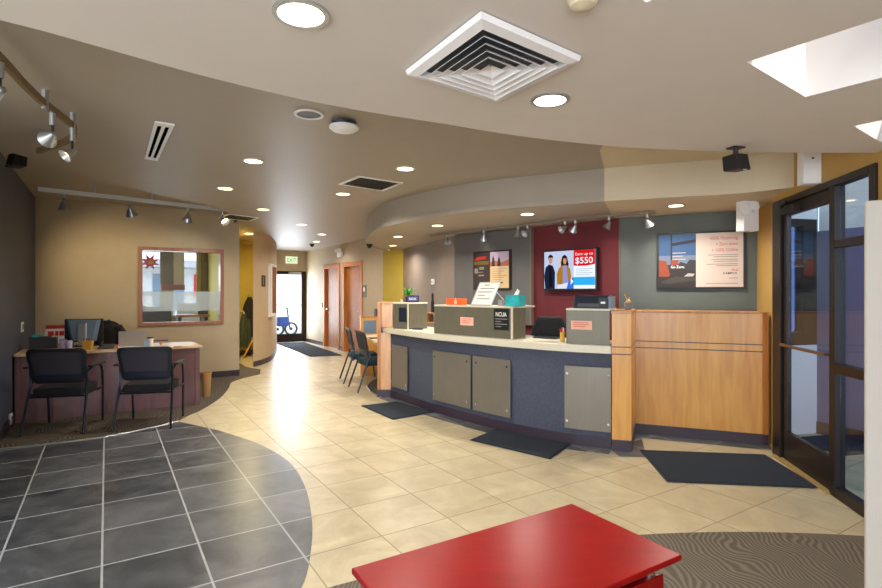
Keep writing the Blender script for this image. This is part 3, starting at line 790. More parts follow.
# NCUA plaque
p = gp(413, 302.3, 1.283); 
Fq = Fr((p.x - 0.085, p.y + 0.02), (p.x + 0.085, p.y - 0.0))
p = Vector(Fq.p(0.085, 0, 1.2825)); 
YQ = p.y
Fq = Fr((p.x - 0.078, p.y + 0.02), (p.x + 0.078, p.y - 0.02))
r = thing('desk_sign', 'small dark blue NCUA sign beside the plant on the counter end', 'sign', (p.x, p.y, 1.2825))
m = MB(); m.box(Fq, -0.004, 0.16, 0, 0.03, 1.2825, 1.375); m.build('block', M['navy'], r, bevel=0.006)
m = MB(); m.box(Fq, 0.012, 0.144, -0.002, 0.0, 1.30, 1.358); m.build('face', mat('sign_violet', '#4a4f8c', 0.5), r); fo = bpy.data.objects[[o.name for o in r.children if o.name.startswith('face')][0]]
text('lettering', 'NCUA', Fq, 0.078, 1.315, 0.03, M['paper'], fo, v=-0.003, width=0.095, align='C', bold=True)
# plant
pp = gp(406.5, 302.0, 1.2825)
pp = Vector((-0.445, 6.98 + 0.12, 1.2825))
r = thing('potted_plant', 'small spiky green plant in a dark pot on the counter end', 'plant', tuple(pp))
m = MB(); m.lathe(pp, [(0.03, 0), (0.04, 0.07), (0.043, 0.075), (0.035, 0.075), (0.03, 0.06)], 16); m.build('pot', M['black'], r, smooth=True)
m = MB()
for k in range(26):
    a = k * 2.399; el = 0.35 + 0.9 * ((k * 7) % 10) / 10; L_ = 0.15 + 0.04 * ((k * 3) % 5) / 5
    c = pp + Vector((0, 0, 0.075)); d_ = Vector((math.cos(a) * math.cos(el), math.sin(a) * math.cos(el), math.sin(el))); s_ = Vector((-math.sin(a), math.cos(a), 0))
    pts = [c, c + d_ * L_ * 0.5 + Vector((0, 0, 0.015)), c + d_ * L_ + Vector((0, 0, -0.02))]
    m.add([pts[0] - s_ * 0.005, pts[0] + s_ * 0.005, pts[1] + s_ * 0.013, pts[1] - s_ * 0.013, pts[2]], [(0, 1, 2, 3), (3, 2, 4)])
m.build('leaves', M['leaf'], r)
m = MB(); q = Vector((-0.535, 7.16, 1.2905)); m.lathe(q, [(0.016, 0), (0.016, 0.028), (0.012, 0.03)], 12); tag(m.build('white_jar', M['white']), 'tiny white jar beside the plant pot', 'jar')
# bottle and folders behind, in the gap between left and middle screens
def in_gap(x, y, z, dy=0.0):
    q = gp(x, y, z); return q
q = gp(430.5, 323, 0.941)
r = thing('bottle_rack', 'small stand with dark bottle in the gap between two steel screens', 'stand', (q.x, q.y, 0.941))
Fg = Fr((q.x - 0.07, q.y + 0.05), (q.x + 0.07, q.y - 0.03))
m = MB(); m.box(Fg, 0, 0.15, 0.0, 0.16, 0.941, 0.955); m.box(Fg, 0, 0.15, 0.0, 0.16, 1.09, 1.10); m.box(Fg, 0.0, 0.008, 0, 0.16, 0.955, 1.09); m.box(Fg, 0.142, 0.15, 0, 0.16, 0.955, 1.09); m.build('shelf', M['maple'], r)
m = MB(); m.lathe(Fg.p(0.06, 0.07, 0.956), [(0.03, 0), (0.03, 0.08), (0.012, 0.11), (0.012, 0.125)], 14); tag(m.build('bottle', M['dgrey'], None, smooth=True), 'dark small bottle on the lower level of the little stand', 'bottle')
m = MB(); m.lathe(Fg.p(0.075, 0.07, 1.101), [(0.026, 0), (0.03, 0.14), (0.016, 0.2), (0.02, 0.27), (0.01, 0.30)], 14); tag(m.build('bottle', M['black'], None, smooth=True), 'tall black bottle standing on top of the little stand', 'bottle')
m = MB(); q2 = gp(418, 329.0, 0.941) + Vector((0.0, -0.08, 0)); m.lathe(q2, [(0.07, 0), (0.07, 0.012), (0.065, 0.014)], 24); tag(m.build('counter_tray', M['navy']), 'dark round tray on the counter before the smaller screen', 'tray')
# orange box
FMt = FM.at(0, 0.06)
def on_mid(u, v): return Vector(FM.p(u, v, 1.2725))
u = FM.hit(441.5, 306)[0]
r = thing('flyer_box', 'orange card box at the left end of the widest screen', 'box', tuple(on_mid(u, 0.1)))
m = MB(); m.box(FM, u - 0.0, u + 0.21, 0.08, 0.2, 1.2725, 1.345); m.build('carton', M['orange'], r)
m = MB(); m.box(FM, u + 0.125, u + 0.165, 0.078, 0.08, 1.285, 1.325); m.box(FM, u + 0.14, u + 0.15, 0.078, 0.08, 1.325, 1.352); m.build('logo', M['pink'], r)
# A-frame whiteboard
ua = FM.hit(468, 306)[0]; ub = FM.hit(486.5, 306)[0] + 0.02
wbz = 1.2785
r = thing('whiteboard_sign', 'A-frame whiteboard with handwriting standing on the widest screen', 'sign', FM.p((ua + ub) / 2, 0.1, wbz))
zt = 1.525; v0, v1 = 0.05, 0.12
def wbp(s, t, off=0.0):   # s along width, t up the board; the board leans back and shears like the photographed easel
    return FM.p(ua + (ub - ua) * s + 0.07 * t, v0 + (v1 - v0) * t - off, wbz + (zt - wbz) * t)
m = MB(); m.hexa([wbp(0, 0), wbp(1, 0), wbp(1, 0, -0.01), wbp(0, 0, -0.01)], [wbp(0, 1), wbp(1, 1), wbp(1, 1, -0.01), wbp(0, 1, -0.01)]); m.build('board', M['paper'], r)
m = MB(); m.tube([wbp(0, 0), wbp(0, 1), wbp(1, 1), wbp(1, 0), wbp(0, 0)], 0.006, 6); m.build('frame', M['silver'], r)
m = MB(); m.tube([wbp(0.95, 0.6, -0.012), FM.p(ub + 0.11, 0.2, wbz + 0.006)], 0.006, 6); m.build('back_leg', M['silver'], r); m = MB(); m.tube([wbp(0.05, 0.6, -0.012), FM.p(ua + 0.11, 0.2, wbz + 0.006)], 0.006, 6); m.build('back_leg', M['silver'], r)
m = MB()
for k, (a, b) in enumerate(((0.3, 0.55), (0.15, 0.85), (0.1, 0.8), (0.15, 0.5), (0.2, 0.8))):
    t = 0.86 - 0.15 * k
    m.hexa([wbp(a, t, 0.001), wbp(b, t, 0.001), wbp(b, t, 0.0), wbp(a, t, 0.0)], [wbp(a, t + 0.035, 0.001), wbp(b, t + 0.035, 0.001), wbp(b, t + 0.035, 0.0), wbp(a, t + 0.035, 0.0)])
m.build('handwriting', M['textgrey'], r)
# tissue box and small card holder
u = FM.hit(502, 306)[0]; u1 = FM.hit(514, 306)[0]
r = thing('tissue_box', 'turquoise tissue box with white tissue on the widest screen', 'tissue box', FM.p(u, 0.1, 1.2725))
m = MB(); m.box(FM, u, u1 + 0.02, 0.06, 0.17, 1.2725, 1.39); m.build('carton', M['tealbox'], r)
m = MB(); uu = (u + u1) / 2 + 0.02
m.add([FM.p(uu - 0.03, 0.115, 1.39), FM.p(uu + 0.03, 0.11, 1.39), FM.p(uu + 0.04, 0.12, 1.43), FM.p(uu + 0.015, 0.115, 1.455), FM.p(uu - 0.005, 0.12, 1.43), FM.p(uu, 0.13, 1.40)], [(0, 1, 2, 4), (2, 3, 4), (0, 4, 5), (5, 4, 2, 1)]); m.build('tissue', M['paper'], r)
u = FM.hit(492, 306)[0]
m = MB(); m.box(FM, u, u + 0.06, 0.1, 0.14, 1.2725, 1.335); tag(m.build('card_holder', M['grey']), 'grey business card holder between the whiteboard and tissue box', 'card holder')
# printer on the right screen
u0, _ = FRr.hit(571, 309); u1, _ = FRr.hit(609, 309)
zb = 1.269
r = thing('receipt_printer', 'blue-grey desktop printer on the screen by the maple pilaster', 'printer', FRr.p((u0 + u1) / 2, 0.15, zb))
m = MB(); P4 = lambda v, z: [FRr.p(u0, v, z), FRr.p(u1, v, z)]
m.hexa([FRr.p(u0, 0.05, zb), FRr.p(u1, 0.05, zb), FRr.p(u1, 0.28, zb), FRr.p(u0, 0.28, zb)], [FRr.p(u0 + 0.01, 0.09, zb + 0.12), FRr.p(u1 - 0.01, 0.09, zb + 0.12), FRr.p(u1 - 0.01, 0.27, zb + 0.12), FRr.p(u0 + 0.01, 0.27, zb + 0.12)]); m.build('body', M['navy'], r, bevel=0.01)
m = MB(); m.box(FRr, u0 + 0.05, u0 + 0.24, 0.045, 0.06, zb + 0.012, zb + 0.045); m.build('paper_slot', M['dgrey'], r)
m = MB(); m.box(FRr, u1 - 0.1, u1 - 0.015, 0.04, 0.1, zb + 0.01, zb + 0.1); m.build('control_panel', M['black'], r)
m = MB(); m.box(FRr, u1 - 0.08, u1 - 0.04, 0.037, 0.04, zb + 0.045, zb + 0.062); m.build('display', M['silver'], r)
m = MB(); m.box(FRr, u1 - 0.02, u1 + 0.01, 0.05, 0.25, zb, zb + 0.11); m.build('side_panel', M['bluegrey'], r)
# glass jar on the pilaster
q = Vector((1.78, 4.99, 1.2505))
r = thing('candle_jar', 'small grey jar with twigs on the maple pilaster', 'jar', tuple(q))
m = MB(); m.lathe(q, [(0.028, 0), (0.035, 0.03), (0.038, 0.07), (0.034, 0.075)], 16); m.build('jar', M['grey'], r, smooth=True)
m = MB(); m.tube([q + Vector((0, 0, 0.07)), q + Vector((-0.02, 0, 0.11)), q + Vector((-0.035, 0.0, 0.15))], 0.004, 6); m.tube([q + Vector((0, 0, 0.07)), q + Vector((0.01, 0, 0.12))], 0.004, 6); m.lathe(q + Vector((0, 0, 0.07)), [(0.03, 0), (0.022, 0.02), (0.008, 0.03)], 12); m.build('twigs', M['cupyellow'], r)
# pen cup, keyboard, papers in the gap right of the middle screen
q = gp(562.5, 341.5, 0.941)
r = thing('pen_cup', 'yellow cup of red pens on the counter left of the printer screen', 'pen cup', tuple(q))
m = MB(); m.lathe(q, [(0.022, 0), (0.026, 0.09), (0.023, 0.09), (0.02, 0.01)], 14); m.build('cup', M['cupyellow'], r, smooth=True)
for k in range(4):
    a = k * 1.6; m = MB(); m.tube([q + Vector((0.01 * math.cos(a), 0.01 * math.sin(a), 0.02)), q + Vector((0.025 * math.cos(a), 0.025 * math.sin(a), 0.125 + 0.01 * (k % 2)))], 0.005, 6); m.build('pen', M['signred'] if k < 3 else M['paper'], r)
q = gp(541, 338.8, 0.941); Fk = Fr((q.x - 0.1, q.y + 0.11), (q.x + 0.12, q.y - 0.07))
r = thing('keyboard', 'dark keyboard on the counter between the steel screens', 'keyboard', Fk.p(0, 0, 0.941))
m = MB(); m.box(Fk, 0.04, 0.3, 0, 0.12, 0.941, 0.956); m.build('case', M['dgrey'], r)
m = MB()
for i in range(10):
    for j in range(3): m.box(Fk, 0.05 + i * 0.024, 0.07 + i * 0.024, 0.015 + j * 0.033, 0.04 + j * 0.033, 0.956, 0.961)
m.build('keys', M['black'], r)
m = MB(); m.box(Fk, -0.22, 0.0, 0.02, 0.2, 0.941, 0.944); tag(m.build('paper_sheet', M['paper']), 'loose white sheet on the counter right of the widest screen', 'paper')
# back desk surface, chair and papers behind the counter
FB2 = Fr((0.95, 6.2), (1.9, 5.72))
r = thing('back_shelf', 'low pale work surface behind the teller counter', 'shelf', FB2.p(0, 0, 0))
m = MB(); m.box(FB2, -0.42, -0.02, 0.12, 0.42, 0.85, 0.89); m.build('top', M['dgrey'], r); m = MB(); m.box(FB2, -0.4, -0.04, 0.14, 0.4, 0.0, 0.85); m.build('cabinet', M['grey'], r)
m = MB(); q = FB2.p(0.0, 0.2, 0.8905); m.hexa([FB2.p(-0.26, 0.15, 0.8905), FB2.p(-0.06, 0.15, 0.8905), FB2.p(-0.06, 0.35, 0.8905), FB2.p(-0.26, 0.35, 0.8905)], [FB2.p(-0.24, 0.17, 1.0), FB2.p(-0.05, 0.15, 0.96), FB2.p(-0.06, 0.33, 0.93), FB2.p(-0.25, 0.34, 0.95)]); tag(m.build('paper_stack', M['grey']), 'crumpled pale papers behind the counter under the red wall', 'papers')
cx_ = Vector((1.2, 5.72))
r = thing('office_chair', 'black office chair behind the counter below the red wall', 'chair', (cx_.x, cx_.y, 0))
FC = Fr((cx_.x - 0.22, cx_.y + 0.1), (cx_.x + 0.22, cx_.y - 0.1))
m = MB(); n_ = 8
for i in range(n_):
    pass
prof = [(-0.2, 0.62), (-0.2, 1.02), (-0.13, 1.15), (0.13, 1.15), (0.2, 1.02), (0.2, 0.62)]
vs = [FC.p(0.22 + a, 0.0 + 0.3 * a * a, b) for a, b in prof] + [FC.p(0.22 + a, 0.08 + 0.3 * a * a, b) for a, b in prof]
m.add(vs, [(0, 1, 2, 3, 4, 5), (11, 10, 9, 8, 7, 6)] + [(i, (i + 1) % 6, 6 + (i + 1) % 6, 6 + i) for i in range(6)]); m.build('backrest', M['blackfab'], r, bevel=0.02)
m = MB(); m.box(FC, 0.0, 0.44, 0.1, 0.4, 0.44, 0.52); m.build('seat', M['blackfab'], r, bevel=0.02)
m = MB(); m.tube([FC.p(0.22, 0.3, 0.05), FC.p(0.22, 0.3, 0.44)], 0.03); m.box(FC, 0.19, 0.25, 0.03, 0.3, 0.42, 0.44); m.box(FC, 0.19, 0.25, 0.03, 0.06, 0.42, 0.66); m.build('column', M['black'], r)
m = MB()
for k in range(5):
    a = k * 2 * math.pi / 5; c0 = Vector(FC.p(0.22, 0.3, 0.06)); m.tube([c0, c0 + Vector((0.26 * math.cos(a), 0.26 * math.sin(a), -0.03))], 0.02)
    m.lathe(c0 + Vector((0.26 * math.cos(a), 0.26 * math.sin(a), -0.06)), [(0.02, 0), (0.025, 0.02), (0.02, 0.04)], 10)
m.build('base', M['black'], r)

# ------------------------------------------------------------------ floor mats
def mat_px(corners, lab):
    P = [gp(x, y, 0.0) for x, y in corners]
    r = thing('floor_mat', lab, 'mat', tuple(P[0]), group='charcoal floor mats')
    m = MB(); m.prism([(p.x, p.y) for p in P], 0.0042, 0.007); m.build('rubber_border', M['matedge'], r)
    c = sum((Vector(p) for p in P), Vector()) / 4
    Q = [p + (c - p) * 0.04 for p in P]
    m = MB(); m.prism([(p.x, p.y) for p in Q], 0.007, 0.013); m.build('pile', M['mat'], r)
mat_px([(361, 406.3), (397, 402.0), (434.6, 412.7), (393, 420.2)], 'charcoal mat before the left end of the counter')
mat_px([(469.5, 440.6), (496, 429.5), (571.5, 445), (550.5, 459.7)], 'charcoal mat before the middle of the counter')
mat_px([(639.5, 450.6), (765, 455.3), (820.6, 489), (667, 482.5)], 'large charcoal mat in front of the maple half wall')
mat_px([(275.5, 343.2), (303.5, 342.2), (343, 355.6), (310.5, 357)], 'charcoal mat inside the distant glass entry door')

# ------------------------------------------------------------------ red coffee table
ZTB = 0.45
a, b, c = gp(351.4, 567.8, ZTB), gp(571.8, 503.3, ZTB), gp(678, 556.3, ZTB)
FT = Fr(a, b); wt = FT.L; dt = (c - b).length
r = thing('coffee_table', 'glossy cherry red wooden coffee table on the grey wave carpet', 'table', FT.p(wt / 2, -dt / 2, 0))
m = MB(); m.box(FT, 0, wt, -dt, 0, ZTB - 0.022, ZTB); m.build('tabletop', M['cherry'], r, bevel=0.004)
for u in (0.1, wt - 0.1):
    for v in (-0.07, -dt + 0.07):
        m = MB(); m.lathe(FT.p(u, v, ZTB - 0.075), [(0.022, 0), (0.022, 0.053)], 16); m.build('standoff', M['chrome'], r, smooth=True)
        m = MB(); m.box(FT, u - 0.03, u + 0.03, v - 0.03, v + 0.03, 0.004, ZTB - 0.14); m.build('leg', M['cherry'], r, bevel=0.004)
m = MB(); m.box(FT, 0.05, wt - 0.05, -dt + 0.04, -dt + 0.1, ZTB - 0.14, ZTB - 0.075); m.box(FT, 0.05, wt - 0.05, -0.1, -0.04, ZTB - 0.14, ZTB - 0.075); m.box(FT, 0.05, 0.11, -dt + 0.1, -0.1, ZTB - 0.14, ZTB - 0.075); m.box(FT, wt - 0.11, wt - 0.05, -dt + 0.1, -0.1, ZTB - 0.14, ZTB - 0.075); m.build('apron', M['cherry'], r, bevel=0.004)
m = MB(); m.box(FT, 0.08, wt - 0.08, -dt + 0.07, -0.07, 0.12, 0.14); m.build('lower_shelf', M['cherry'], r)

# white partition end at the right edge of the photo
r = thing('divider_panel', 'tall white divider panel at the right edge beside the glass sidelight', 'divider', (1.21, 1.5, 0))
Fp = Fr((1.212, 1.5), ang=-36)
m = MB(); m.box(Fp, 0, 0.5, 0, 0.05, 0.03, 1.68); m.build('panel', mat('divider_paint', '#a29b92', 0.6, var=0.01), r, bevel=0.004)
m = MB(); m.box(Fp, 0.05, 0.45, -0.05, 0.1, 0.004, 0.03); m.build('foot', M['silver'], r)
# ------------------------------------------------------------------ alcove desk
FD = Fr((-4.60, 5.665), (-3.035, 6.605)); WD = FD.L; DD = 0.62; ZD_ = 0.75
r = thing('desk', 'long mahogany-fronted desk with birch top beneath the interior window', 'desk', FD.p(WD / 2, DD / 2, 0))
m = MB(); m.prism([FD.p(-0.01, -0.02, 0)[:2], FD.p(WD + 0.03, -0.02, 0)[:2], FD.p(WD - 0.03, DD, 0)[:2], FD.p(-0.01, DD, 0)[:2]], ZD_ - 0.032, ZD_); m.build('worktop', M['desktop'], r, bevel=0.006)
m = MB(); m.box(FD, 0.03, WD - 0.05, 0.02, 0.045, 0.005, ZD_ - 0.033); m.build('modesty_panel', M['deskwood'], r)
for u, nm in ((0.0, 'side_panel'), (WD - 0.05, 'side_panel')):
    m = MB(); m.box(FD, u, u + 0.03 if u == 0 else u + 0.05, 0.0, DD - 0.06, 0.005, ZD_ - 0.033); m.build(nm, M['deskwood'], r)

def on_desk(x, y): return gp(x, y, ZD_ + 0.0005)

# ------------------------------------------------------------------ guest chairs (built once, then copied)
def rrect(w0, w1, z0, z1, rad, n=5):
    """rounded trapezoid outline, width w0 at the bottom, w1 at the top"""
    pts = []
    for cx_, cz, a0, w in ((w1 / 2 - rad, z1 - rad, 0, 1), (-w1 / 2 + rad, z1 - rad, 90, 1), (-w0 / 2 + rad, z0 + rad, 180, 0), (w0 / 2 - rad, z0 + rad, 270, 0)):
        for k in range(n + 1):
            a = math.radians(a0 + 90 * k / n); pts.append((cx_ + rad * math.cos(a), cz + rad * math.sin(a)))
    return pts
def back_y(x, z):     # backrest leans back and wraps slightly
    return -0.125 - 0.22 * (z - 0.47) + 0.3 * x * x
def guest_chair(label, arms, group):
    c = thing('guest_chair', label, 'chair', (0, 0, 0), 0, group)
    seatm, metal = (M['blackfab'], M['chairmetal']) if arms else (M['teal'], M['chairmetal'])
    m = MB(); out = []
    sh = [(-0.22, -0.17), (0.22, -0.17), (0.25, 0.1), (0.22, 0.245), (-0.22, 0.245), (-0.25, 0.1)]
    m.prism(sh, 0.375, 0.45); m.build('seat', seatm, c, bevel=0.018, seg=3)
    o = rrect(0.47, 0.53, 0.495, 0.85, 0.05); n = len(o)
    cz = 0.67
    def ins(p, d): 
        return (p[0] * (1 - d / 0.26), cz + (p[1] - cz) * (1 - d / 0.178))
    i_ = [ins(p, 0.036) for p in o]
    m = MB(); vs = []
    for q, off in ((o, 0.0), (i_, 0.0), (i_, -0.022), (o, -0.022)):
        vs += [(x, back_y(x, z) + off, z) for x, z in q]
    fs = []
    for k in range(n):
        j = (k + 1) % n
        for s in range(4):
            t = (s + 1) % 4; fs.append((s * n + k, s * n + j, t * n + j, t * n + k))
    m.add(vs, fs); m.build('back_frame', M['black'], c, bevel=0.004)
    m = MB(); rows = 9; cols = 9; vs = []; fs = []
    zl, zh = min(p[1] for p in i_), max(p[1] for p in i_)
    for r_ in range(rows + 1):
        z = zl - 0.004 + (zh - zl + 0.008) * r_ / rows; w = 0.40 + 0.065 * (z - zl) / (zh - zl)
        for k in range(cols + 1):
            x = -w / 2 + w * k / cols; vs.append((x, back_y(x, z) - 0.011, z))
    for r_ in range(rows):
        for k in range(cols):
            a = r_ * (cols + 1) + k; fs.append((a, a + 1, a + cols + 2, a + cols + 1))
    m.add(vs, fs); m.build('back_mesh', M['mesh'], c, smooth=True)
    m = MB(); vs = []
    for z in (0.525, 0.585):
        for off in (-0.026, -0.014):
            for k in range(9):
                x = -0.205 + 0.41 * k / 8; vs.append((x, back_y(x, z) + off, z))
    fs = []
    for k in range(8):
        a, b, cc_, d_ = k, 9 + k, 18 + k, 27 + k
        fs += [(a, a + 1, cc_ + 1, cc_), (b, d_, d_ + 1, b + 1), (a, b, b + 1, a + 1), (cc_, cc_ + 1, d_ + 1, d_)]
    m.add(vs, fs); m.build('lumbar_band', M['navy'], c, smooth=True)
    for s in (-1, 1):
        m = MB(); m.tube([(s * 0.27, -0.30, 0.004), (s * 0.252, -0.155, 0.42), (s * 0.245, -0.125, 0.50), (s * 0.245, -0.155, 0.66)], 0.0125, 8); m.build('leg', metal, c, smooth=True)
        if arms:
            m = MB(); m.tube([(s * 0.255, 0.285, 0.004), (s * 0.262, 0.27, 0.40), (s * 0.268, 0.235, 0.56), (s * 0.27, 0.19, 0.625), (s * 0.27, 0.10, 0.645)], 0.0125, 8); m.build('leg', metal, c, smooth=True)
            m = MB(); m.box(W0, s * 0.285 - 0.026, s * 0.285 + 0.026, -0.16, 0.225, 0.648, 0.672); m.build('arm_pad', M['black'], c, bevel=0.01)
            m = MB(); m.tube([(s * 0.27, 0.12, 0.645), (s * 0.268, -0.06, 0.645), (s * 0.25, -0.14, 0.60)], 0.0115, 8); m.build('arm_support', metal, c, smooth=True)
        else:
            m = MB(); m.tube([(s * 0.24, 0.27, 0.004), (s * 0.235, 0.22, 0.43)], 0.0125, 8); m.build('leg', metal, c, smooth=True)
    m = MB(); m.tube([(-0.25, -0.15, 0.362), (0.25, -0.15, 0.362)], 0.011, 8); m.tube([(-0.25, 0.2, 0.362), (0.25, 0.2, 0.362)], 0.011, 8)
    for s in (-1, 1): m.tube([(s * 0.25, -0.15, 0.38), (s * 0.262, 0.262, 0.38)], 0.011, 8)
    m.build('seat_frame', metal, c, smooth=True)
    return c
g1 = 'black mesh guest chairs at the alcove desk'
c1 = guest_chair('black mesh guest chair beside the dark wall, before the monitor', True, g1)
c1.location = (-3.915, 5.465, 0); c1.rotation_euler = (0, 0, math.radians(15))
copy_tree(c1, (-3.13, 5.66, 0), math.radians(13.5), 'black mesh guest chair in front of the laptop and interior window')
g2 = 'armless mesh chairs by the counter end'
c2 = guest_chair('armless mesh chair with teal seat nearest the counter pilaster', False, g2)
c2.location = (-1.0, 7.73, 0); c2.rotation_euler = (0, 0, math.radians(-66.5))
copy_tree(c2, (-1.29, 8.42, 0), math.radians(-73), 'armless mesh chair with teal seat farther from the counter pilaster')

# ------------------------------------------------------------------ things on the alcove desk
def item_frame(x, y): 
    q = on_desk(x, y); return Fr((q.x, q.y), ang=math.degrees(A_ANG)), q
Z = ZD_ + 0.001
PXM = 6.2 / FPX
F_, q = item_frame(29, 349.5)
r = thing('desk_tray', 'black desktop tray organiser at the left end of the desk', 'tray', tuple(q))
m = MB(); m.box(F_, 0, 0.26, 0, 0.2, Z, Z + 0.012); m.box(F_, 0, 0.012, 0, 0.2, Z + 0.012, Z + 0.12); m.box(F_, 0.248, 0.26, 0, 0.2, Z + 0.012, Z + 0.12); m.box(F_, 0.012, 0.248, 0.188, 0.2, Z + 0.012, Z + 0.12); m.box(F_, 0.012, 0.248, 0.0, 0.012, Z + 0.012, Z + 0.12); m.build('case', M['black'], r)
m = MB(); m.box(F_, -0.005, 0.2, -0.002, 0.2, Z + 0.121, Z + 0.135); m.build('lid', M['black'], r)
m = MB(); m.box(F_, 0.02, 0.09, 0.06, 0.12, Z + 0.136, Z + 0.165); tag(m.build('sticky_note_cube', M['tealbox']), 'turquoise small block on the black desk tray', 'note block')
m = MB(); m.box(F_, 0.285, 0.355, 0.03, 0.09, Z, Z + 0.10); tag(m.build('file_box', M['bluegrey']), 'blue-grey small upright box right of the black tray', 'box')
m = MB(); m.lathe(F_.p(0.395, -0.01, Z), [(0.034, 0), (0.036, 0.09), (0.03, 0.09), (0.03, 0.02)], 14); tag(m.build('pencil_cup', M['dgrey'], None, smooth=True), 'dark pencil cup between the grey box and pale cups', 'cup')
for k, (x, lab) in enumerate(((63.0, 'pale lilac paper cup nearer the desk tray'), (69.2, 'pale lilac paper cup nearer the yellow pen holder'))):
    q = on_desk(x, 349.0); m = MB(); m.lathe(q, [(0.026, 0), (0.034, 0.10), (0.03, 0.10), (0.024, 0.01)], 16); tag(m.build('paper_cup', mat('lilac_cup', '#c3bce0', 0.5) if k == 0 else bpy.data.materials['lilac_cup'], None, smooth=True), lab, 'cup', 'lilac cups on the alcove desk')
# red and white bag
F_, q = item_frame(43, 344)
r = thing('paper_bag', 'red and white printed bag behind the desk tray', 'bag', tuple(q))
m = MB(); m.hexa([F_.p(0, 0, Z), F_.p(0.27, 0, Z), F_.p(0.27, 0.1, Z), F_.p(0, 0.1, Z)], [F_.p(0.03, 0.03, Z + 0.225), F_.p(0.25, 0.03, Z + 0.225), F_.p(0.25, 0.07, Z + 0.225), F_.p(0.03, 0.07, Z + 0.225)]); m.build('body', M['paper'], r)
m = MB(); m.hexa([F_.p(0.025, 0.02, Z + 0.19), F_.p(0.255, 0.02, Z + 0.19), F_.p(0.255, 0.075, Z + 0.19), F_.p(0.025, 0.075, Z + 0.19)], [F_.p(0.03, 0.025, Z + 0.235), F_.p(0.25, 0.025, Z + 0.235), F_.p(0.25, 0.072, Z + 0.235), F_.p(0.03, 0.072, Z + 0.235)]); m.build('top_band', M['bagred'], r)
m = MB()
for u_, w_ in ((0.05, 0.06), (0.125, 0.035), (0.17, 0.05)): m.box(F_, u_, u_ + w_, 0.008, 0.02, Z + 0.10, Z + 0.16)
m.build('print', M['signred'], r)
# monitor seen from behind
F_, q = item_frame(62, 347.5)
F_ = Fr(F_.p(0, 0.08, 0), ang=14)
r = thing('monitor', 'back of a grey and black desktop monitor on the alcove desk', 'monitor', F_.p(0.22, 0.05, Z))
w_ = 0.42; h0, h1 = Z + 0.05, Z + 0.335
m = MB(); m.box(F_, 0, w_, 0.05, 0.075, h0, h1); m.build('screen_housing', M['black'], r, bevel=0.004)
m = MB(); m.hexa([F_.p(0.07, 0.05, h0 + 0.01), F_.p(w_ - 0.07, 0.05, h0 + 0.01), F_.p(w_ - 0.11, 0.015, h0 + 0.02), F_.p(0.11, 0.015, h0 + 0.02)], [F_.p(0.02, 0.05, h1 - 0.008), F_.p(w_ - 0.02, 0.05, h1 - 0.008), F_.p(w_ - 0.06, 0.02, h1 - 0.02), F_.p(0.06, 0.02, h1 - 0.02)]); m.build('back_cover', M['bluegrey'], r)
m = MB(); m.box(F_, w_ / 2 - 0.04, w_ / 2 + 0.03, -0.01, 0.015, Z + 0.01, h1 - 0.06); m.build('neck', M['grey'], r); m = MB(); m.box(F_, w_ / 2 - 0.12, w_ / 2 + 0.12, -0.06, 0.13, Z, Z + 0.012); m.build('base', M['black'], r)
m = MB(); m.tube([F_.p(w_ / 2 + 0.04, 0.012, h1 - 0.05), F_.p(w_ / 2 + 0.038, 0.01, Z + 0.02)], 0.006); m.build('cable', M['white'], r)
# yellow pen holder
q = on_desk(86, 350)
r = thing('pen_holder', 'yellow pen holder in front of the monitor back', 'pen holder', tuple(q))
F_ = Fr((q.x - 0.05, q.y), ang=12)
m = MB(); m.hexa([F_.p(0.012, 0, Z), F_.p(0.092, 0, Z), F_.p(0.092, 0.06, Z), F_.p(0.012, 0.06, Z)], [F_.p(0, -0.005, Z + 0.10), F_.p(0.104, -0.005, Z + 0.10), F_.p(0.104, 0.065, Z + 0.10), F_.p(0, 0.065, Z + 0.10)]); m.build('holder', M['cupyellow'], r)
for k in range(4):
    m = MB(); m.tube([F_.p(0.02 + 0.02 * k, 0.03, Z + 0.05), F_.p(0.01 + 0.028 * k, 0.02, Z + 0.125 + 0.012 * (k % 2))], 0.004, 6); m.build('pen', M['signred'] if k % 2 else M['dgrey'], r)
q = on_desk(74, 350); F_ = Fr((q.x, q.y), ang=20); m = MB(); m.box(F_, 0, 0.07, 0, 0.06, Z, Z + 0.02); tag(m.build('snack_packet', mat('rust_packet', '#8a4a2c', 0.6)), 'rust brown small packet beside the lilac cups', 'packet')
q = on_desk(97, 349.5); F_ = Fr((q.x, q.y), ang=25)
r = thing('desk_phone', 'dark desk telephone between the pen holder and laptop', 'phone', tuple(q))
m = MB(); m.hexa([F_.p(0, 0, Z), F_.p(0.16, 0, Z), F_.p(0.16, 0.14, Z), F_.p(0, 0.14, Z)], [F_.p(0.005, 0.005, Z + 0.02), F_.p(0.155, 0.005, Z + 0.02), F_.p(0.155, 0.135, Z + 0.05), F_.p(0.005, 0.135, Z + 0.05)]); m.build('base', M['dgrey'], r)
m = MB(); m.tube([F_.p(0.03, 0.01, Z + 0.045), F_.p(0.035, 0.06, Z + 0.06), F_.p(0.035, 0.13, Z + 0.075)], 0.014); m.build('handset', M['black'], r)
q = on_desk(105, 346.5); F_ = Fr((q.x, q.y), ang=20); m = MB(); m.box(F_, 0, 0.16, 0, 0.1, Z, Z + 0.012); tag(m.build('folder', M['orange']), 'orange folder lying beside the laptop', 'folder')
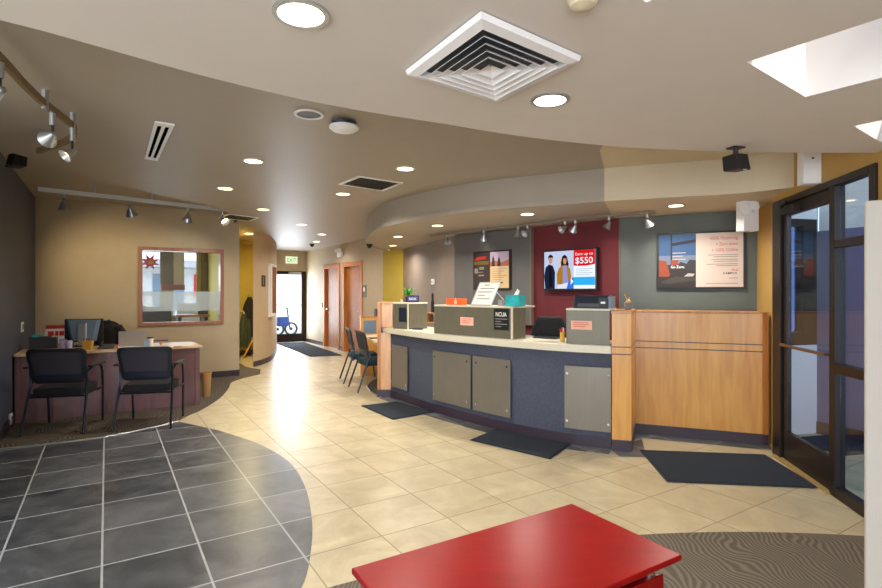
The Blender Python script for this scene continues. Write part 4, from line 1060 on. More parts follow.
# laptop, seen from behind its lid
q0, q1 = on_desk(118.5, 348), on_desk(147, 346.8)
F_ = Fr((q0.x, q0.y), (q1.x, q1.y))
r = thing('laptop', 'open silver laptop turned away beneath the interior window', 'laptop', F_.p(F_.L / 2, 0.05, Z))
m = MB(); m.hexa([F_.p(0, 0.0, Z + 0.012), F_.p(F_.L, 0.0, Z + 0.012), F_.p(F_.L, 0.008, Z + 0.012), F_.p(0, 0.008, Z + 0.012)], [F_.p(0.005, -0.06, Z + 0.20), F_.p(F_.L + 0.005, -0.06, Z + 0.20), F_.p(F_.L + 0.005, -0.052, Z + 0.20), F_.p(0.005, -0.052, Z + 0.20)]); m.build('lid', mat('laptop_silver', '#b9b2ab', 0.4, 0.4), r)
m = MB(); m.box(F_, 0, F_.L, 0.0, 0.2, Z, Z + 0.012); m.build('keyboard_base', M['silver'], r)
q = on_desk(146, 348.3); F_ = Fr((q.x - 0.03, q.y), ang=14)
m = MB(); m.hexa([F_.p(0, 0, Z), F_.p(0.06, 0, Z), F_.p(0.06, 0.03, Z), F_.p(0, 0.03, Z)], [F_.p(0.0, 0.02, Z + 0.085), F_.p(0.06, 0.02, Z + 0.085), F_.p(0.06, 0.025, Z + 0.085), F_.p(0, 0.025, Z + 0.085)]); tag(m.build('card_holder', mat('card_blue_white', '#9fb4cf', 0.5)), 'pale blue card holder between laptop and coffee cup', 'card holder')
q = on_desk(150.5, 346.5)
r = thing('coffee_cup', 'white takeaway coffee cup with black lid beside the laptop', 'cup', tuple(q))
m = MB(); m.lathe(q, [(0.026, 0), (0.034, 0.10)], 16); m.build('cup', M['paper'], r, smooth=True); m = MB(); m.lathe(q + Vector((0, 0, 0.1)), [(0.036, 0), (0.036, 0.01), (0.031, 0.018)], 16); m.build('lid', M['black'], r, smooth=True)
q = on_desk(158.5, 345); F_ = Fr((q.x - 0.08, q.y + 0.02), ang=25)
r = thing('desk_nameplate', 'brown desk nameplate on a small stand right of the coffee cup', 'nameplate', tuple(q))
m = MB(); m.box(F_, 0.07, 0.1, 0.0, 0.05, Z, Z + 0.04); m.build('stand', M['maple_dk'], r); m = MB(); m.box(F_, 0, 0.17, 0.0, 0.03, Z + 0.04, Z + 0.062); m.build('plate', M['deskwood'], r)
q = on_desk(138, 349.8); m = MB(); m.lathe(q, [(0.075, 0), (0.075, 0.014), (0.03, 0.02)], 20); tag(m.build('desk_dish', M['dgrey']), 'dark round dish in front of the laptop lid', 'dish')
q = on_desk(178, 347); F_ = Fr((q.x - 0.05, q.y), ang=20); m = MB(); m.box(F_, 0, 0.09, 0, 0.035, Z, Z + 0.008); tag(m.build('wooden_stamp', M['maple_dk']), 'small brown wooden tray alone at the right end of the desk', 'tray')
# office chair with jacket behind the desk
pj = Vector((-4.38, 6.80)); FJ = Fr((pj.x - 0.17, pj.y - 0.08), (pj.x + 0.17, pj.y + 0.08))
r = thing('office_chair', 'black office chair behind the alcove desk under a draped jacket', 'chair', (pj.x, pj.y + 0.1, 0))
m = MB(); m.box(FJ, 0.04, 0.34, 0.01, 0.055, 0.55, 0.93); m.build('backrest', M['blackfab'], r, bevel=0.02)
m = MB(); m.box(FJ, -0.03, 0.41, 0.06, 0.5, 0.42, 0.5); m.build('seat', M['blackfab'], r, bevel=0.02)
m = MB(); m.tube([FJ.p(0.19, 0.28, 0.05), FJ.p(0.19, 0.28, 0.42)], 0.03); m.box(FJ, 0.15, 0.23, 0.02, 0.3, 0.40, 0.42); m.box(FJ, 0.15, 0.23, 0.015, 0.04, 0.42, 0.56); m.build('column', M['black'], r)
m = MB()
for k in range(5):
    a = k * 2 * math.pi / 5 + 0.3; c0 = Vector(FJ.p(0.19, 0.28, 0.06)); m.tube([c0, c0 + Vector((0.25 * math.cos(a), 0.25 * math.sin(a), -0.03))], 0.02); m.lathe(c0 + Vector((0.25 * math.cos(a), 0.25 * math.sin(a), -0.055)), [(0.02, 0), (0.025, 0.02), (0.02, 0.04)], 10)
m.build('base', M['black'], r)
# jacket: draped shell over the chair back
m = MB(); nu, nz = 15, 9; vs = []; fs = []
for side in (0, 1):
    for j in range(nz):
        tz = j / (nz - 1)
        for i in range(nu):
            s = i / (nu - 1)
            x = -0.01 + 0.40 * s; shoulder = 0.06 * (2 * s - 1) ** 4 + 0.02 * abs(2 * s - 1) ** 2
            z = (1.05 - shoulder) - (0.40 + 0.03 * math.sin(9 * s)) * tz
            fold_ = 0.018 * math.sin(22 * s + 2 * tz) * tz
            off = -0.03 * math.sin(math.pi * min(1, tz * 2)) - 0.035 + fold_ if side == 0 else 0.09 + 0.02 * tz + fold_ * 0.5
            if tz == 0: off = 0.03
            vs.append(FJ.p(x, off, z))
for side in (0, 1):
    b0 = side * nu * nz
    for j in range(nz - 1):
        for i in range(nu - 1):
            a = b0 + j * nu + i; fs.append((a, a + 1, a + nu + 1, a + nu))
for j in range(nz - 1):
    for i in (0, nu - 1):
        a = j * nu + i; b0 = nu * nz + a; fs.append((a, a + nu, b0 + nu, b0))
m.add(vs, fs)
r = thing('jacket', 'dark brown jacket draped over the chair behind the desk', 'jacket', FJ.p(0.24, 0, 0.7))
m.build('body', M['jacket'], r, smooth=True)
m = MB(); m.tube([FJ.p(0.36, -0.03, 0.97), FJ.p(0.42, -0.055, 0.88), FJ.p(0.42, -0.05, 0.72)], [0.05, 0.048, 0.04], 10); m.build('sleeve', M['jacket'], r, smooth=True)
m = MB(); m.tube([FJ.p(0.03, -0.03, 0.97), FJ.p(-0.03, -0.05, 0.88), FJ.p(-0.02, -0.05, 0.74)], [0.05, 0.048, 0.04], 10); m.build('sleeve', M['jacket'], r, smooth=True)
m = MB(); m.tube([FJ.p(0.11, -0.01, 1.04), FJ.p(0.19, -0.045, 1.01), FJ.p(0.27, -0.01, 1.04)], 0.025, 8); m.build('collar', M['blackfab'], r, smooth=True)
# waste bin
q = gp(206.3, 396.5)
r = thing('waste_bin', 'tan woodgrain waste bin at the right end of the desk', 'bin', tuple(q))
m = MB(); m.lathe(q + Vector((0, 0, 0.004)), [(0.05, 0), (0.065, 0.32), (0.06, 0.32), (0.048, 0.02)], 20); m.build('body', M['binwood'], r, smooth=True)
m = MB(); m.ring(q + Vector((0, 0, 0.3)), 0.063, 0.069, 0.01, 0.03, 20); m.build('rim', M['maple_dk'], r, smooth=True)
# wall plates on the dark wall
FDK = Fr(DK0, CORNER)
u, z = FDK.hit(22, 327)
r = thing('wall_switch', 'white wall switch on the charcoal wall above the desk tray', 'switch', FDK.p(u, -0.004, z))
m = MB(); m.box(FDK, u - 0.1, u + 0.1, -0.008, 0, z - 0.06, z + 0.06); m.build('plate', M['white'], r, bevel=0.002); m = MB(); m.box(FDK, u - 0.04, u + 0.04, -0.014, -0.008, z - 0.03, z + 0.03); m.build('rocker', M['grey'], r)
u, z = FDK.hit(9.5, 419)
r = thing('wall_outlet', 'white electrical outlet low on the charcoal wall beside the desk', 'outlet', FDK.p(u, -0.016, z))
m = MB(); m.box(FDK, u - 0.06, u + 0.06, -0.02, 0.0, z - 0.05, z + 0.05); m.build('plate', M['white'], r); m = MB(); m.box(FDK, u - 0.025, u + 0.025, -0.023, -0.02, z - 0.03, z + 0.03); m.build('sockets', M['dgrey'], r)

# ------------------------------------------------------------------ small desk behind the left pilaster
F2 = Fr((-0.95, 7.30), ang=math.degrees(A_ANG) - 8)
G2 = Fr((-0.95, 7.30), (-1.22, 8.55))
r = thing('side_desk', 'small pale-topped desk tucked behind the left counter pilaster', 'desk', (-0.9, 7.9, 0))
pts = [(-0.91, 7.27), (-0.66, 7.47), (-0.85, 8.75), (-1.235, 8.6)]
m = MB(); m.prism(pts, 0.69, 0.72); m.build('worktop', M['desktop'], r)
m = MB(); m.prism([(-0.80, 8.15), (-0.72, 8.15), (-0.85, 8.66), (-0.95, 8.62)], 0.004, 0.69); m.build('pedestal', M['dgrey'], r)
m = MB(); m.tube([(-0.69, 7.5, 0.004), (-0.69, 7.5, 0.69)], 0.014); m.build('leg', M['silver'], r)
Fq2 = Fr((-1.36, 8.86), (-0.78, 9.05))
r = thing('privacy_panel', 'maple privacy panel at the far end of the small desk', 'panel', Fq2.p(0.2, 0, 0))
zt = 0.99
m = MB(); m.box(Fq2, 0.0, 0.6, 0.0, 0.03, 0.004, zt); m.build('board', M['maple'], r)
m = MB(); m.box(Fq2, -0.01, 0.61, -0.01, 0.04, zt, zt + 0.015); m.build('cap', M['maple_dk'], r)
u0, z1 = Fq2.hit(363.5, 320.5); u1, z0 = Fq2.hit(376, 333)
m = MB(); m.box(Fq2, u0, u1, -0.0045, -0.0005, z0, z1); tag(m.build('brochure_sheet', M['bluegrey']), 'blue-grey printed sheet on the maple privacy panel', 'sheet')
q = gp(375, 338.5, 0.721); m = MB(); Fz = Fr((q.x - 0.06, q.y - 0.05), ang=20); m.box(Fz, 0, 0.16, 0, 0.12, 0.721, 0.735); tag(m.build('clipboard', M['dgrey']), 'dark clipboard lying on the small pale desk', 'clipboard')
poly('floor_side_carpet', M['carpet_dark'], [[(-0.80, 7.05), (-1.0, 7.45), (-1.12, 7.9), (-1.1, 8.4), (-0.95, 8.9), (-0.4, 8.9), (-0.4, 7.2)]], 0.0, 0.004)
m = MB(); m.tube([(-0.80, 7.05, 0.004), (-1.0, 7.45, 0.004), (-1.12, 7.9, 0.004), (-1.1, 8.4, 0.004)], 0.008, 6); struct(m.build('trim_5', M['silver']))

# ------------------------------------------------------------------ wall pictures
def art(name, F, u0, u1, z0, z1, v, shapes, parent):
    m = MB(); mats = []
    for k, (mt, pts) in enumerate(shapes):
        if mt not in mats: mats.append(mt)
        m.cur = mats.index(mt)
        m.add([F.p(u0 + (u1 - u0) * s, v - 0.0004 * k, z0 + (z1 - z0) * t) for s, t in pts], [tuple(range(len(pts)))])
    return m.build(name, mats, parent)
def R(a, b, c, d): return [(a, c), (b, c), (b, d), (a, d)]
def oval(cx_, cy_, rx, ry, n=16): return [(cx_ + rx * math.cos(2 * math.pi * k / n), cy_ + ry * math.sin(2 * math.pi * k / n)) for k in range(n)]
def E(name, c, s=0.68):
    return emit('screen_' + name, c, s)
# television on the red wall
F = FR_; u0, z1 = F.hit(544.3, 252.2, -0.08); u1, z0 = F.hit(595.3, 288.5, -0.08)
r = thing('television', 'wide television showing an ad with two people on the maroon wall', 'television', F.p((u0 + u1) / 2, -0.04, z0))
m = MB(); m.box(F, u0 - 0.02, u1 + 0.02, -0.08, -0.03, z0 - 0.025, z1 + 0.02); m.build('housing', M['black'], r, bevel=0.006)
m = MB(); m.box(F, u0 + 0.15, u1 - 0.15, -0.03, -0.001, z0 + 0.1, z1 - 0.1); m.build('wall_bracket', M['black'], r)
sk_, bl, dk, mu, hair, skin, rd, wh, cy, li, jean = E('bg', '#b9c4e0'), E('blue', '#2f6fd0'), E('navyjacket', '#1b2238'), E('mustard', '#a8741c'), E('hair', '#2a1a14'), E('skin', '#c08a6c'), E('red', '#cf1a22'), E('white', '#e9eef4'), E('cyan', '#31a9e6'), E('lines', '#9fb3c8'), E('shirt', '#8a90c4')
sh = [(sk_, R(0, 1, 0, 1)), (E('bg_warm', '#cdbfb4'), R(0.3, 0.42, 0.1, 0.85)),
      (dk, [(0.02, 0.0), (0.0, 0.35), (0.03, 0.58), (0.1, 0.66), (0.18, 0.62), (0.225, 0.45), (0.22, 0.0)]), (E('shirt_dark', '#141418'), [(0.1, 0.05), (0.105, 0.62), (0.15, 0.6), (0.165, 0.05)]),
      (skin, oval(0.135, 0.76, 0.038, 0.09)), (hair, [(0.09, 0.78), (0.085, 0.88), (0.13, 0.93), (0.185, 0.88), (0.18, 0.80), (0.16, 0.84), (0.11, 0.84)]),
      (hair, [(0.36, 0.45), (0.345, 0.7), (0.375, 0.86), (0.42, 0.9), (0.465, 0.85), (0.5, 0.65), (0.49, 0.45)]),
      (mu, [(0.27, 0.12), (0.265, 0.4), (0.31, 0.55), (0.38, 0.62), (0.47, 0.62), (0.53, 0.52), (0.55, 0.3), (0.54, 0.1)]), (jean, [(0.38, 0.08), (0.385, 0.6), (0.46, 0.6), (0.5, 0.08)]),
      (skin, oval(0.425, 0.73, 0.035, 0.09)), (hair, [(0.385, 0.75), (0.40, 0.85), (0.45, 0.85), (0.465, 0.74), (0.45, 0.8), (0.40, 0.8)]),
      (E('papers', '#d6d9ea'), [(0.26, 0.0), (0.3, 0.1), (0.48, 0.16), (0.6, 0.06), (0.6, 0.0)]), (bl, [(0.46, 0.0), (0.5, 0.2), (0.6, 0.3), (0.6, 0.0)]),
      (wh, R(0.6, 1, 0, 0.62)), (rd, [(0.6, 0.6), (0.7, 0.585), (0.85, 0.585), (1, 0.62), (1, 1), (0.6, 1)]), (cy, R(0.6, 1, 0.09, 0.3))]
for k in range(4): sh.append((li, R(0.64, 0.96 - 0.06 * (k % 2), 0.5 - 0.05 * k, 0.515 - 0.05 * k)))
sh.append((wh, [(0.545, 0.1), (0.60, 0.19), (0.545, 0.27)]))
pic = art('screen_image', F, u0, u1, z0, z1, -0.0805, sh, r)
text('lettering', 'Earn up to', F, u0 + (u1 - u0) * 0.8, z0 + (z1 - z0) * 0.86, (z1 - z0) * 0.075, wh, pic, v=-0.09, width=(u1 - u0) * 0.33, align='C')
text('lettering', '$550', F, u0 + (u1 - u0) * 0.8, z0 + (z1 - z0) * 0.65, (z1 - z0) * 0.16, wh, pic, v=-0.09, width=(u1 - u0) * 0.33, align='C', bold=True)
# poster on the green wall
F = FG; u0, z1 = F.hit(659, 235.4, -0.03); u1, _ = F.hit(743.3, 230, -0.03); z0 = F.hit(659, 287.2, -0.03)[1]
r = thing('wall_poster', 'wide two-panel framed poster on the green-grey wall by the glazed door', 'poster', F.p((u0 + u1) / 2, -0.02, z0))
m = MB(); m.box(F, u0 - 0.02, u1 + 0.02, -0.03, 0, z0 - 0.02, z1 + 0.02); m.build('frame', M['black'], r, bevel=0.003)
c_ = lambda n, h: mat('print_' + n, h, 0.6, var=0.02)
bw, sky1, sky2, dkp, org, city, crm, pap = c_('mullion', '#1c2536', ), c_('sky', '#2e5582'), c_('haze', '#66758e'), c_('desk', '#2b2422'), c_('orange', '#8e3f20'), c_('city', '#2c2e36'), c_('cream', '#cfbfb4'), c_('paper', '#aeaaa4')
sp = 0.455
sh = [(sky1, R(0, sp, 0.6, 1)), (sky2, R(0, sp, 0.3, 0.6)), (city, [(0.1, 0.3), (0.1, 0.42), (0.2, 0.44), (0.22, 0.40), (0.27, 0.48), (0.34, 0.44), (0.38, 0.52), (sp, 0.5), (sp, 0.3)]), (bw, R(0.145, 0.165, 0.3, 1)), (bw, [(0.165, 0.84), (sp, 0.9), (sp, 0.84), (0.165, 0.78)]),
      (dkp, [(0, 0), (0, 0.28), (0.2, 0.36), (sp, 0.3), (sp, 0)]), (org, [(0, 0.2), (0, 0.52), (0.09, 0.5), (0.14, 0.24), (0.12, 0.2)]), (org, R(0.15, 0.24, 0.42, 0.52)), (pap, [(0.31, 0.2), (0.36, 0.26), (0.44, 0.25), (0.42, 0.2)]), (c_('grey_table', '#3e3935'), [(0.02, 0.1), (0.2, 0.2), (sp, 0.18), (sp, 0.12), (0.1, 0.06)]),
      (crm, R(sp, 1, 0, 1))]
for k, (a, b) in enumerate(((0.17, 0.33), (0.17, 0.30), (0.17, 0.33))): sh.append((pap, R(a, b, 0.64 - 0.06 * k, 0.655 - 0.06 * k)))
for k, (a, t) in enumerate(((0.6, 0.585), (0.66, 0.55), (0.64, 0.50), (0.66, 0.465), (0.58, 0.415), (0.7, 0.385))): sh.append((M['textgrey'], R(a, 0.94, t, t + 0.012)))
sh.append((M['textgrey'], R(0.57, 0.94, 0.06, 0.072))); sh.append((M['textgrey'], R(0.84, 0.94, 0.155, 0.167)))
pic = art('print', F, u0, u1, z0, z1, -0.0305, sh, r)
W_, H_ = u1 - u0, z1 - z0
for s, t, w in (('100% Financing', 0.87, 0.32), ('+ Zero down', 0.76, 0.25), ('+ 100% Online', 0.65, 0.30)):
    text('lettering', s, F, u0 + W_ * 0.94, z0 + H_ * t, H_ * 0.062, M['textred'], pic, v=-0.038, width=W_ * w, align='R')
text('lettering', 'Go Zero.', F, u0 + W_ * 0.15, z0 + H_ * 0.36, H_ * 0.05, M['paper'], pic, v=-0.038, width=W_ * 0.17, bold=True)
text('lettering', 'TLC', F, u0 + W_ * 0.95, z0 + H_ * 0.29, H_ * 0.04, M['signred'], pic, v=-0.038, width=W_ * 0.08, align='R', bold=True)
text('lettering', 'CAMPUS', F, u0 + W_ * 0.93, z0 + H_ * 0.235, H_ * 0.035, M['textdk'], pic, v=-0.038, width=W_ * 0.16, align='R', bold=True)
# smaller poster on the grey panel
F = FGY; v_ = -0.06
u0, z1 = F.hit(474, 253.3, v_ - 0.03); u1, _ = F.hit(509, 251, v_ - 0.03); z0 = F.hit(509, 288, v_ - 0.03)[1]
r = thing('wall_poster', 'smaller framed poster with sunset picture on the grey panel behind the whiteboard', 'poster', F.p((u0 + u1) / 2, v_ - 0.02, z0))
m = MB(); m.box(F, u0 - 0.015, u1 + 0.025, v_ - 0.03, v_, z0 - 0.02, z1 + 0.02); m.build('frame', M['black'], r, bevel=0.003)
br, yl, gld, mv, org2, bg2 = c_('brown', '#352a26'), c_('yellow', '#6d5a28'), c_('gold', '#d8ba8c'), c_('mauve', '#b0a0b8'), c_('sunset', '#a8624a'), c_('stone', '#8a8178')
sh = [(br, R(0, 0.46, 0, 1)), (M['bagred'], [(0.0, 0.78), (0.36, 0.82), (0.36, 0.9), (0.1, 0.88)]), (yl, R(0.0, 0.44, 0.66, 0.76)), (bg2, R(0.16, 0.3, 0.52, 0.6)), (bg2, R(0.02, 0.12, 0.42, 0.56)), (bg2, R(0.14, 0.3, 0.34, 0.38)), (bg2, R(0.04, 0.28, 0.44, 0.46)),
      (gld, R(0.48, 1, 0, 0.6)), (mv, R(0.48, 1, 0.6, 1)), (org2, [(0.48, 0.6), (0.48, 0.72), (0.6, 0.76), (0.8, 0.7), (1, 0.78), (1, 0.6)]), (br, [(0.52, 0.6), (0.54, 0.8), (0.57, 0.92), (0.6, 0.8), (0.62, 0.6)]), (br, [(0.68, 0.6), (0.70, 0.78), (0.73, 0.88), (0.76, 0.78), (0.78, 0.6)])]
for k in range(6): sh.append((bg2, R(0.54, 0.95 - 0.08 * (k % 3), 0.52 - 0.06 * k, 0.535 - 0.06 * k)))
sh.append((M['textdk'], R(0.66, 0.84, 0.13, 0.17)))
pic = art('print', F, u0, u1, z0, z1, v_ - 0.0305, sh, r)

# thermostat on taupe wall
F = Fr(Y2, Y3); u, z = F.hit(433.5, 281.8)
r = thing('thermostat', 'small white thermostat on the taupe wall behind the counter', 'thermostat', F.p(u, -0.01, z))
m = MB(); m.box(F, u - 0.055, u + 0.055, -0.025, 0, z - 0.045, z + 0.045); m.build('case', M['white'], r, bevel=0.004); m = MB(); m.box(F, u - 0.03, u + 0.03, -0.027, -0.025, z - 0.025, z + 0.02); m.build('display', M['bluegrey'], r)
# corridor wall plates
u, z = FCO.hit(364.6, 291); r = thing('door_sign', 'dark room sign on the wall beside the nearer corridor door', 'sign', FCO.p(u, -0.006, z))
m = MB(); m.box(FCO, u - 0.09, u + 0.09, -0.012, 0, z - 0.13, z + 0.13); m.build('plate', M['dgrey'], r); m = MB(); m.box(FCO, u - 0.04, u + 0.04, -0.014, -0.012, z - 0.01, z + 0.08); m.build('pictogram', M['paper'], r)
u, z = FCO.hit(322.3, 305); m = MB(); m.box(FCO, u - 0.05, u + 0.05, -0.02, 0, z - 0.06, z + 0.06); tag(m.build('card_reader', M['black']), 'black card reader left of the farther corridor door', 'card reader')
u, z = FCO.hit(378.8, 313.0); m = MB(); m.box(FCO, u - 0.06, u + 0.06, -0.08, 0, z - 0.09, z + 0.09); tag(m.build('wall_phone', M['black']), 'black wall phone above the maple privacy panel', 'phone')
# emergency light on the corridor wall
def emergency(F, u, z, lab, d=0.06, w=0.13):
    r = thing('emergency_light', lab, 'emergency light', F.p(u, -0.05, z))
    m = MB(); m.box(F, u - w, u + w, -d, -0.002, z - 0.06, z + 0.06); m.build('housing', M['white'], r, bevel=0.01)
    for s in (-1, 1):
        m = MB(); m.lathe(Matrix.Translation(Vector(F.p(u + s * w * 0.7, -d - 0.01, z + 0.09))) @ Matrix.Rotation(math.radians(90), 4, 'X'), [(0.05, 0.02), (0.055, 0.05), (0.03, -0.02)][::-1], 14); m.build('lamp_head', M['white'], r, smooth=True)
    return r
u, z = FCO.hit(341, 254.5); emergency(FCO, u, z, 'white two-headed emergency light above the corridor doors')
# exit sign
u0, z1 = FEN.hit(286, 256.3, -0.04); u1, z0 = FEN.hit(297.4, 263.6, -0.04)
r = thing('exit_sign', 'white exit sign with green letters above the entry door', 'sign', FEN.p((u0 + u1) / 2, -0.03, z0))
m = MB(); m.box(FEN, u0, u1, -0.04, 0, z0, z1); m.build('housing', mat('exit_white', '#e6efd8', 0.4, emis='#e8f5d8', es=0.4), r)
text('lettering', 'EXIT', FEN, (u0 + u1) / 2, z0 + (z1 - z0) * 0.2, (z1 - z0) * 0.58, mat('exit_green', '#1f9a3c', 0.4, emis='#1fa03c', es=0.5), r, v=-0.045, width=(u1 - u0) * 0.78, align='C', bold=True)
# plaque and framed opening on the curved wall
ctx = [p for p in cw]
def on_curve(x):
    t = (x - CX) / FPX
    for a, b in zip(ctx, ctx[1:]):
        fa, fb = a.x - t * a.y, b.x - t * b.y
        if fa * fb <= 0 and abs(fa - fb) > 1e-9:
            return a.lerp(b, fa / (fa - fb)), (b - a).normalized()
    return ctx[8], (ctx[9] - ctx[8]).normalized()
p, t = on_curve(263.3); F = Fr(p, p + t)
z = HC - (281 - CY) / FPX * p.y
r = thing('room_sign', 'small dark room sign on the curved tan wall', 'sign', F.p(0, -0.005, z))
m = MB(); m.box(F, -0.09, 0.09, -0.012, 0.02, z - 0.11, z + 0.11); m.build('plate', M['black'], r); m = MB(); m.box(F, -0.05, -0.005, -0.014, -0.012, z - 0.08, z + 0.08); m.build('pictogram', M['grey'], r)
p, t = on_curve(268.6); p2, _ = on_curve(272.5); p2 = p + (p2 - p) * 1.5
F = Fr(p, p2); za = HC - (263.5 - CY) / FPX * p.y; zb = HC - (317 - CY) / FPX * p.y
w = thing('window_2', 'reddish wood shuttered window box on the curved tan wall', 'window', F.p(0, -0.03, zb), kind='structure')
m = MB(); m.box(F, -0.02, F.L, -0.05, 0.02, zb, zb + 0.06); m.box(F, -0.02, F.L, -0.05, 0.02, za - 0.05, za); m.box(F, -0.02, 0.12, -0.05, 0.02, zb + 0.06, za - 0.05); m.build('frame', M['white'], w)  # white stands in for light on the edge of the reddish frame
xa_, xb_ = (269.8 - CX) / FPX, (276.4 - CX) / FPX
Fs_ = Fr((xa_ * 11.15, 11.15), (xb_ * 11.3, 11.3)); m = MB(); m.box(Fs_, 0, Fs_.L, 0, 0.04, zb + 0.06, za - 0.05); m.build('shutter', M['redwood'], w)

# ------------------------------------------------------------------ hall: coats and pole
FH = Fr((hp.x - UB.x, hp.y - UB.y), (hp.x + UB.x, hp.y + UB.y))
def coat(lab, x, ytop, ybot, mt, wd, v):
    u, z1 = FH.hit(x, ytop, v); z0 = FH.hit(x, ybot, v)[1]
    r = thing('coat', lab, 'coat', FH.p(u, v, z0), group='coats hanging in the hall')
    m = MB(); vs = []; n = 14; rows = 8
    for j in range(rows):
        t = j / (rows - 1); w = wd * (0.25 + 0.75 * min(1, t * 4)); z = z1 + (z0 - z1) * t
        for k in range(n):
            a = 2 * math.pi * k / n; vs.append(FH.p(u + w * math.cos(a) * (1 + 0.12 * math.sin(5 * a + 3 * t)), v + 0.09 * math.sin(a) * (1 + 0.3 * math.sin(4 * a)), z))
    fs = [(j * n + k, j * n + (k + 1) % n, (j + 1) * n + (k + 1) % n, (j + 1) * n + k) for j in range(rows - 1) for k in range(n)]
    fs += [tuple(range(n)), tuple(range((rows - 1) * n, rows * n))]
    m.add(vs, fs); m.build('body', mt, r, smooth=True)
    m = MB(); m.tube([FH.p(u + wd * 0.8, v - 0.05, z1 - 0.12), FH.p(u + wd * 0.95, v - 0.1, z1 - 0.5), FH.p(u + wd * 0.85, v - 0.1, z1 - 0.8)], 0.05, 8); m.build('sleeve', mt, r, smooth=True)
    m = MB(); m.tube([FH.p(u, v, z1), FH.p(u, v + 0.03, z1 + 0.06), FH.p(u, 0.0, z1 + 0.06)], 0.008, 6); m.build('hanger_hook', M['silver'], r)
coat('long black coat hanging in the hall beside the curved wall', 249.5, 297, 337, M['jacket'], 0.14, -0.13)
coat('dark green coat hanging lower in the hall beside the black coat', 244.0, 314, 347, M['coatgreen'], 0.09, -0.36)
a_ = Vector(FH.p(FH.hit(243.5, 356, -0.62)[0], -0.62, 0.005)); b_ = Vector(FH.p(FH.hit(253.5, 345, -0.55)[0], -0.55, 0.4))
m = MB(); m.tube([a_, b_], 0.02, 8); tag(m.build('mop_handle', M['cupyellow']), 'yellow pole leaning against the hall wall under the coats', 'pole')

# ------------------------------------------------------------------ ceiling fixtures
GL = 'round recessed ceiling lights'
lights = []
def can(x, y, z, lab, rad=0.085, lit=True, warm=True):
    p = gp(x, y, z)
    r = thing('recessed_ceiling_light', lab, 'ceiling light', (p.x, p.y, z), group=GL)
    m = MB(); m.ring((p.x, p.y, z), rad * 0.82, rad, -0.008, 0.004); m.build('trim_ring', M['silver'] if z == Z_NEAR else M['white'], r, smooth=True)
    m = MB(); m.lathe((p.x, p.y, z), [(rad * 0.82, -0.003), (rad * 0.4, -0.002)], 28); m.build('lens', (M['lampwarm'] if warm else M['lampglow']) if lit else M['dgrey'], r)
    if lit: lights.append((p.x, p.y, z, warm))
can(301, 13, Z_NEAR, 'largest bright recessed light near the top of the photo', warm=False)
can(550, 99.5, Z_NEAR, 'recessed light in the pale ceiling beside the square air diffuser', warm=False)
can(309, 114, Z_FAR, 'unlit recessed light next to the smoke detector', rad=0.095, lit=False)
for x, y, lab in ((405.2, 168.4, 'recessed light right of the dark return grille'), (343, 193.8, 'recessed light just left below the return grille'), (253.3, 160.8, 'recessed light nearest the slotted linear diffuser'),
                  (225.2, 188.2, 'recessed light above the right end of the back track'), (263.3, 209.3, 'recessed light above the hall opening'), (301.7, 224.4, 'recessed light above the curved wall window'),
                  (321.9, 234.2, 'recessed light farther down the corridor above the doors'), (316.4, 241.6, 'recessed light nearest the exit sign')):
    can(x, y, Z_FAR, lab, rad=0.09)
for x, y, lab in ((676, 205.3, 'recessed light in the soffit above the wide poster'), (527.3, 213.9, 'recessed light in the soffit before the television'), (437.5, 225.3, 'recessed light in the soffit above the thermostat'),
                  (398, 236.4, 'recessed light at the curved end of the soffit, nearer one'), (393, 245.3, 'recessed light at the curved end of the soffit, farthest one')):
    can(x, y, Z_SOF, lab, rad=0.085)
p = gp(249.5, 233.5, Z_FAR)
r = thing('recessed_ceiling_light', 'recessed light inside the yellow hall opening', 'ceiling light', (p.x, p.y, Z_FAR), group=GL)
m = MB(); m.ring((p.x, p.y, Z_FAR), 0.08, 0.1, -0.008, 0.004); m.build('trim_ring', M['white'], r); m = MB(); m.lathe((p.x, p.y, Z_FAR), [(0.08, -0.003), (0.04, -0.002)], 24); m.build('lens', M['lampwarm'], r)
hall_light = (p.x, p.y)
# smoke detector
p = gp(344, 121, Z_FAR)
r = thing('smoke_detector', 'white domed smoke detector with exposed dark wiring', 'smoke detector', (p.x, p.y, Z_FAR))
m = MB(); m.lathe((p.x, p.y, Z_FAR), [(0.02, -0.075), (0.075, -0.068), (0.1, -0.05), (0.1, -0.038), (0.02, -0.036)], 28); m.build('dome', M['white'], r, smooth=True)
m = MB(); m.lathe((p.x, p.y, Z_FAR), [(0.075, -0.036), (0.085, -0.012), (0.03, 0.0)], 20); m.build('base', M['navy'], r)
m = MB()
for k in range(4): m.tube([(p.x - 0.05 + 0.03 * k, p.y + 0.06, Z_FAR), (p.x - 0.06 + 0.04 * k, p.y + 0.09, Z_FAR - 0.025), (p.x - 0.02 + 0.02 * k, p.y + 0.08, Z_FAR - 0.03)], 0.006, 6)
m.build('wires', M['black'], r)
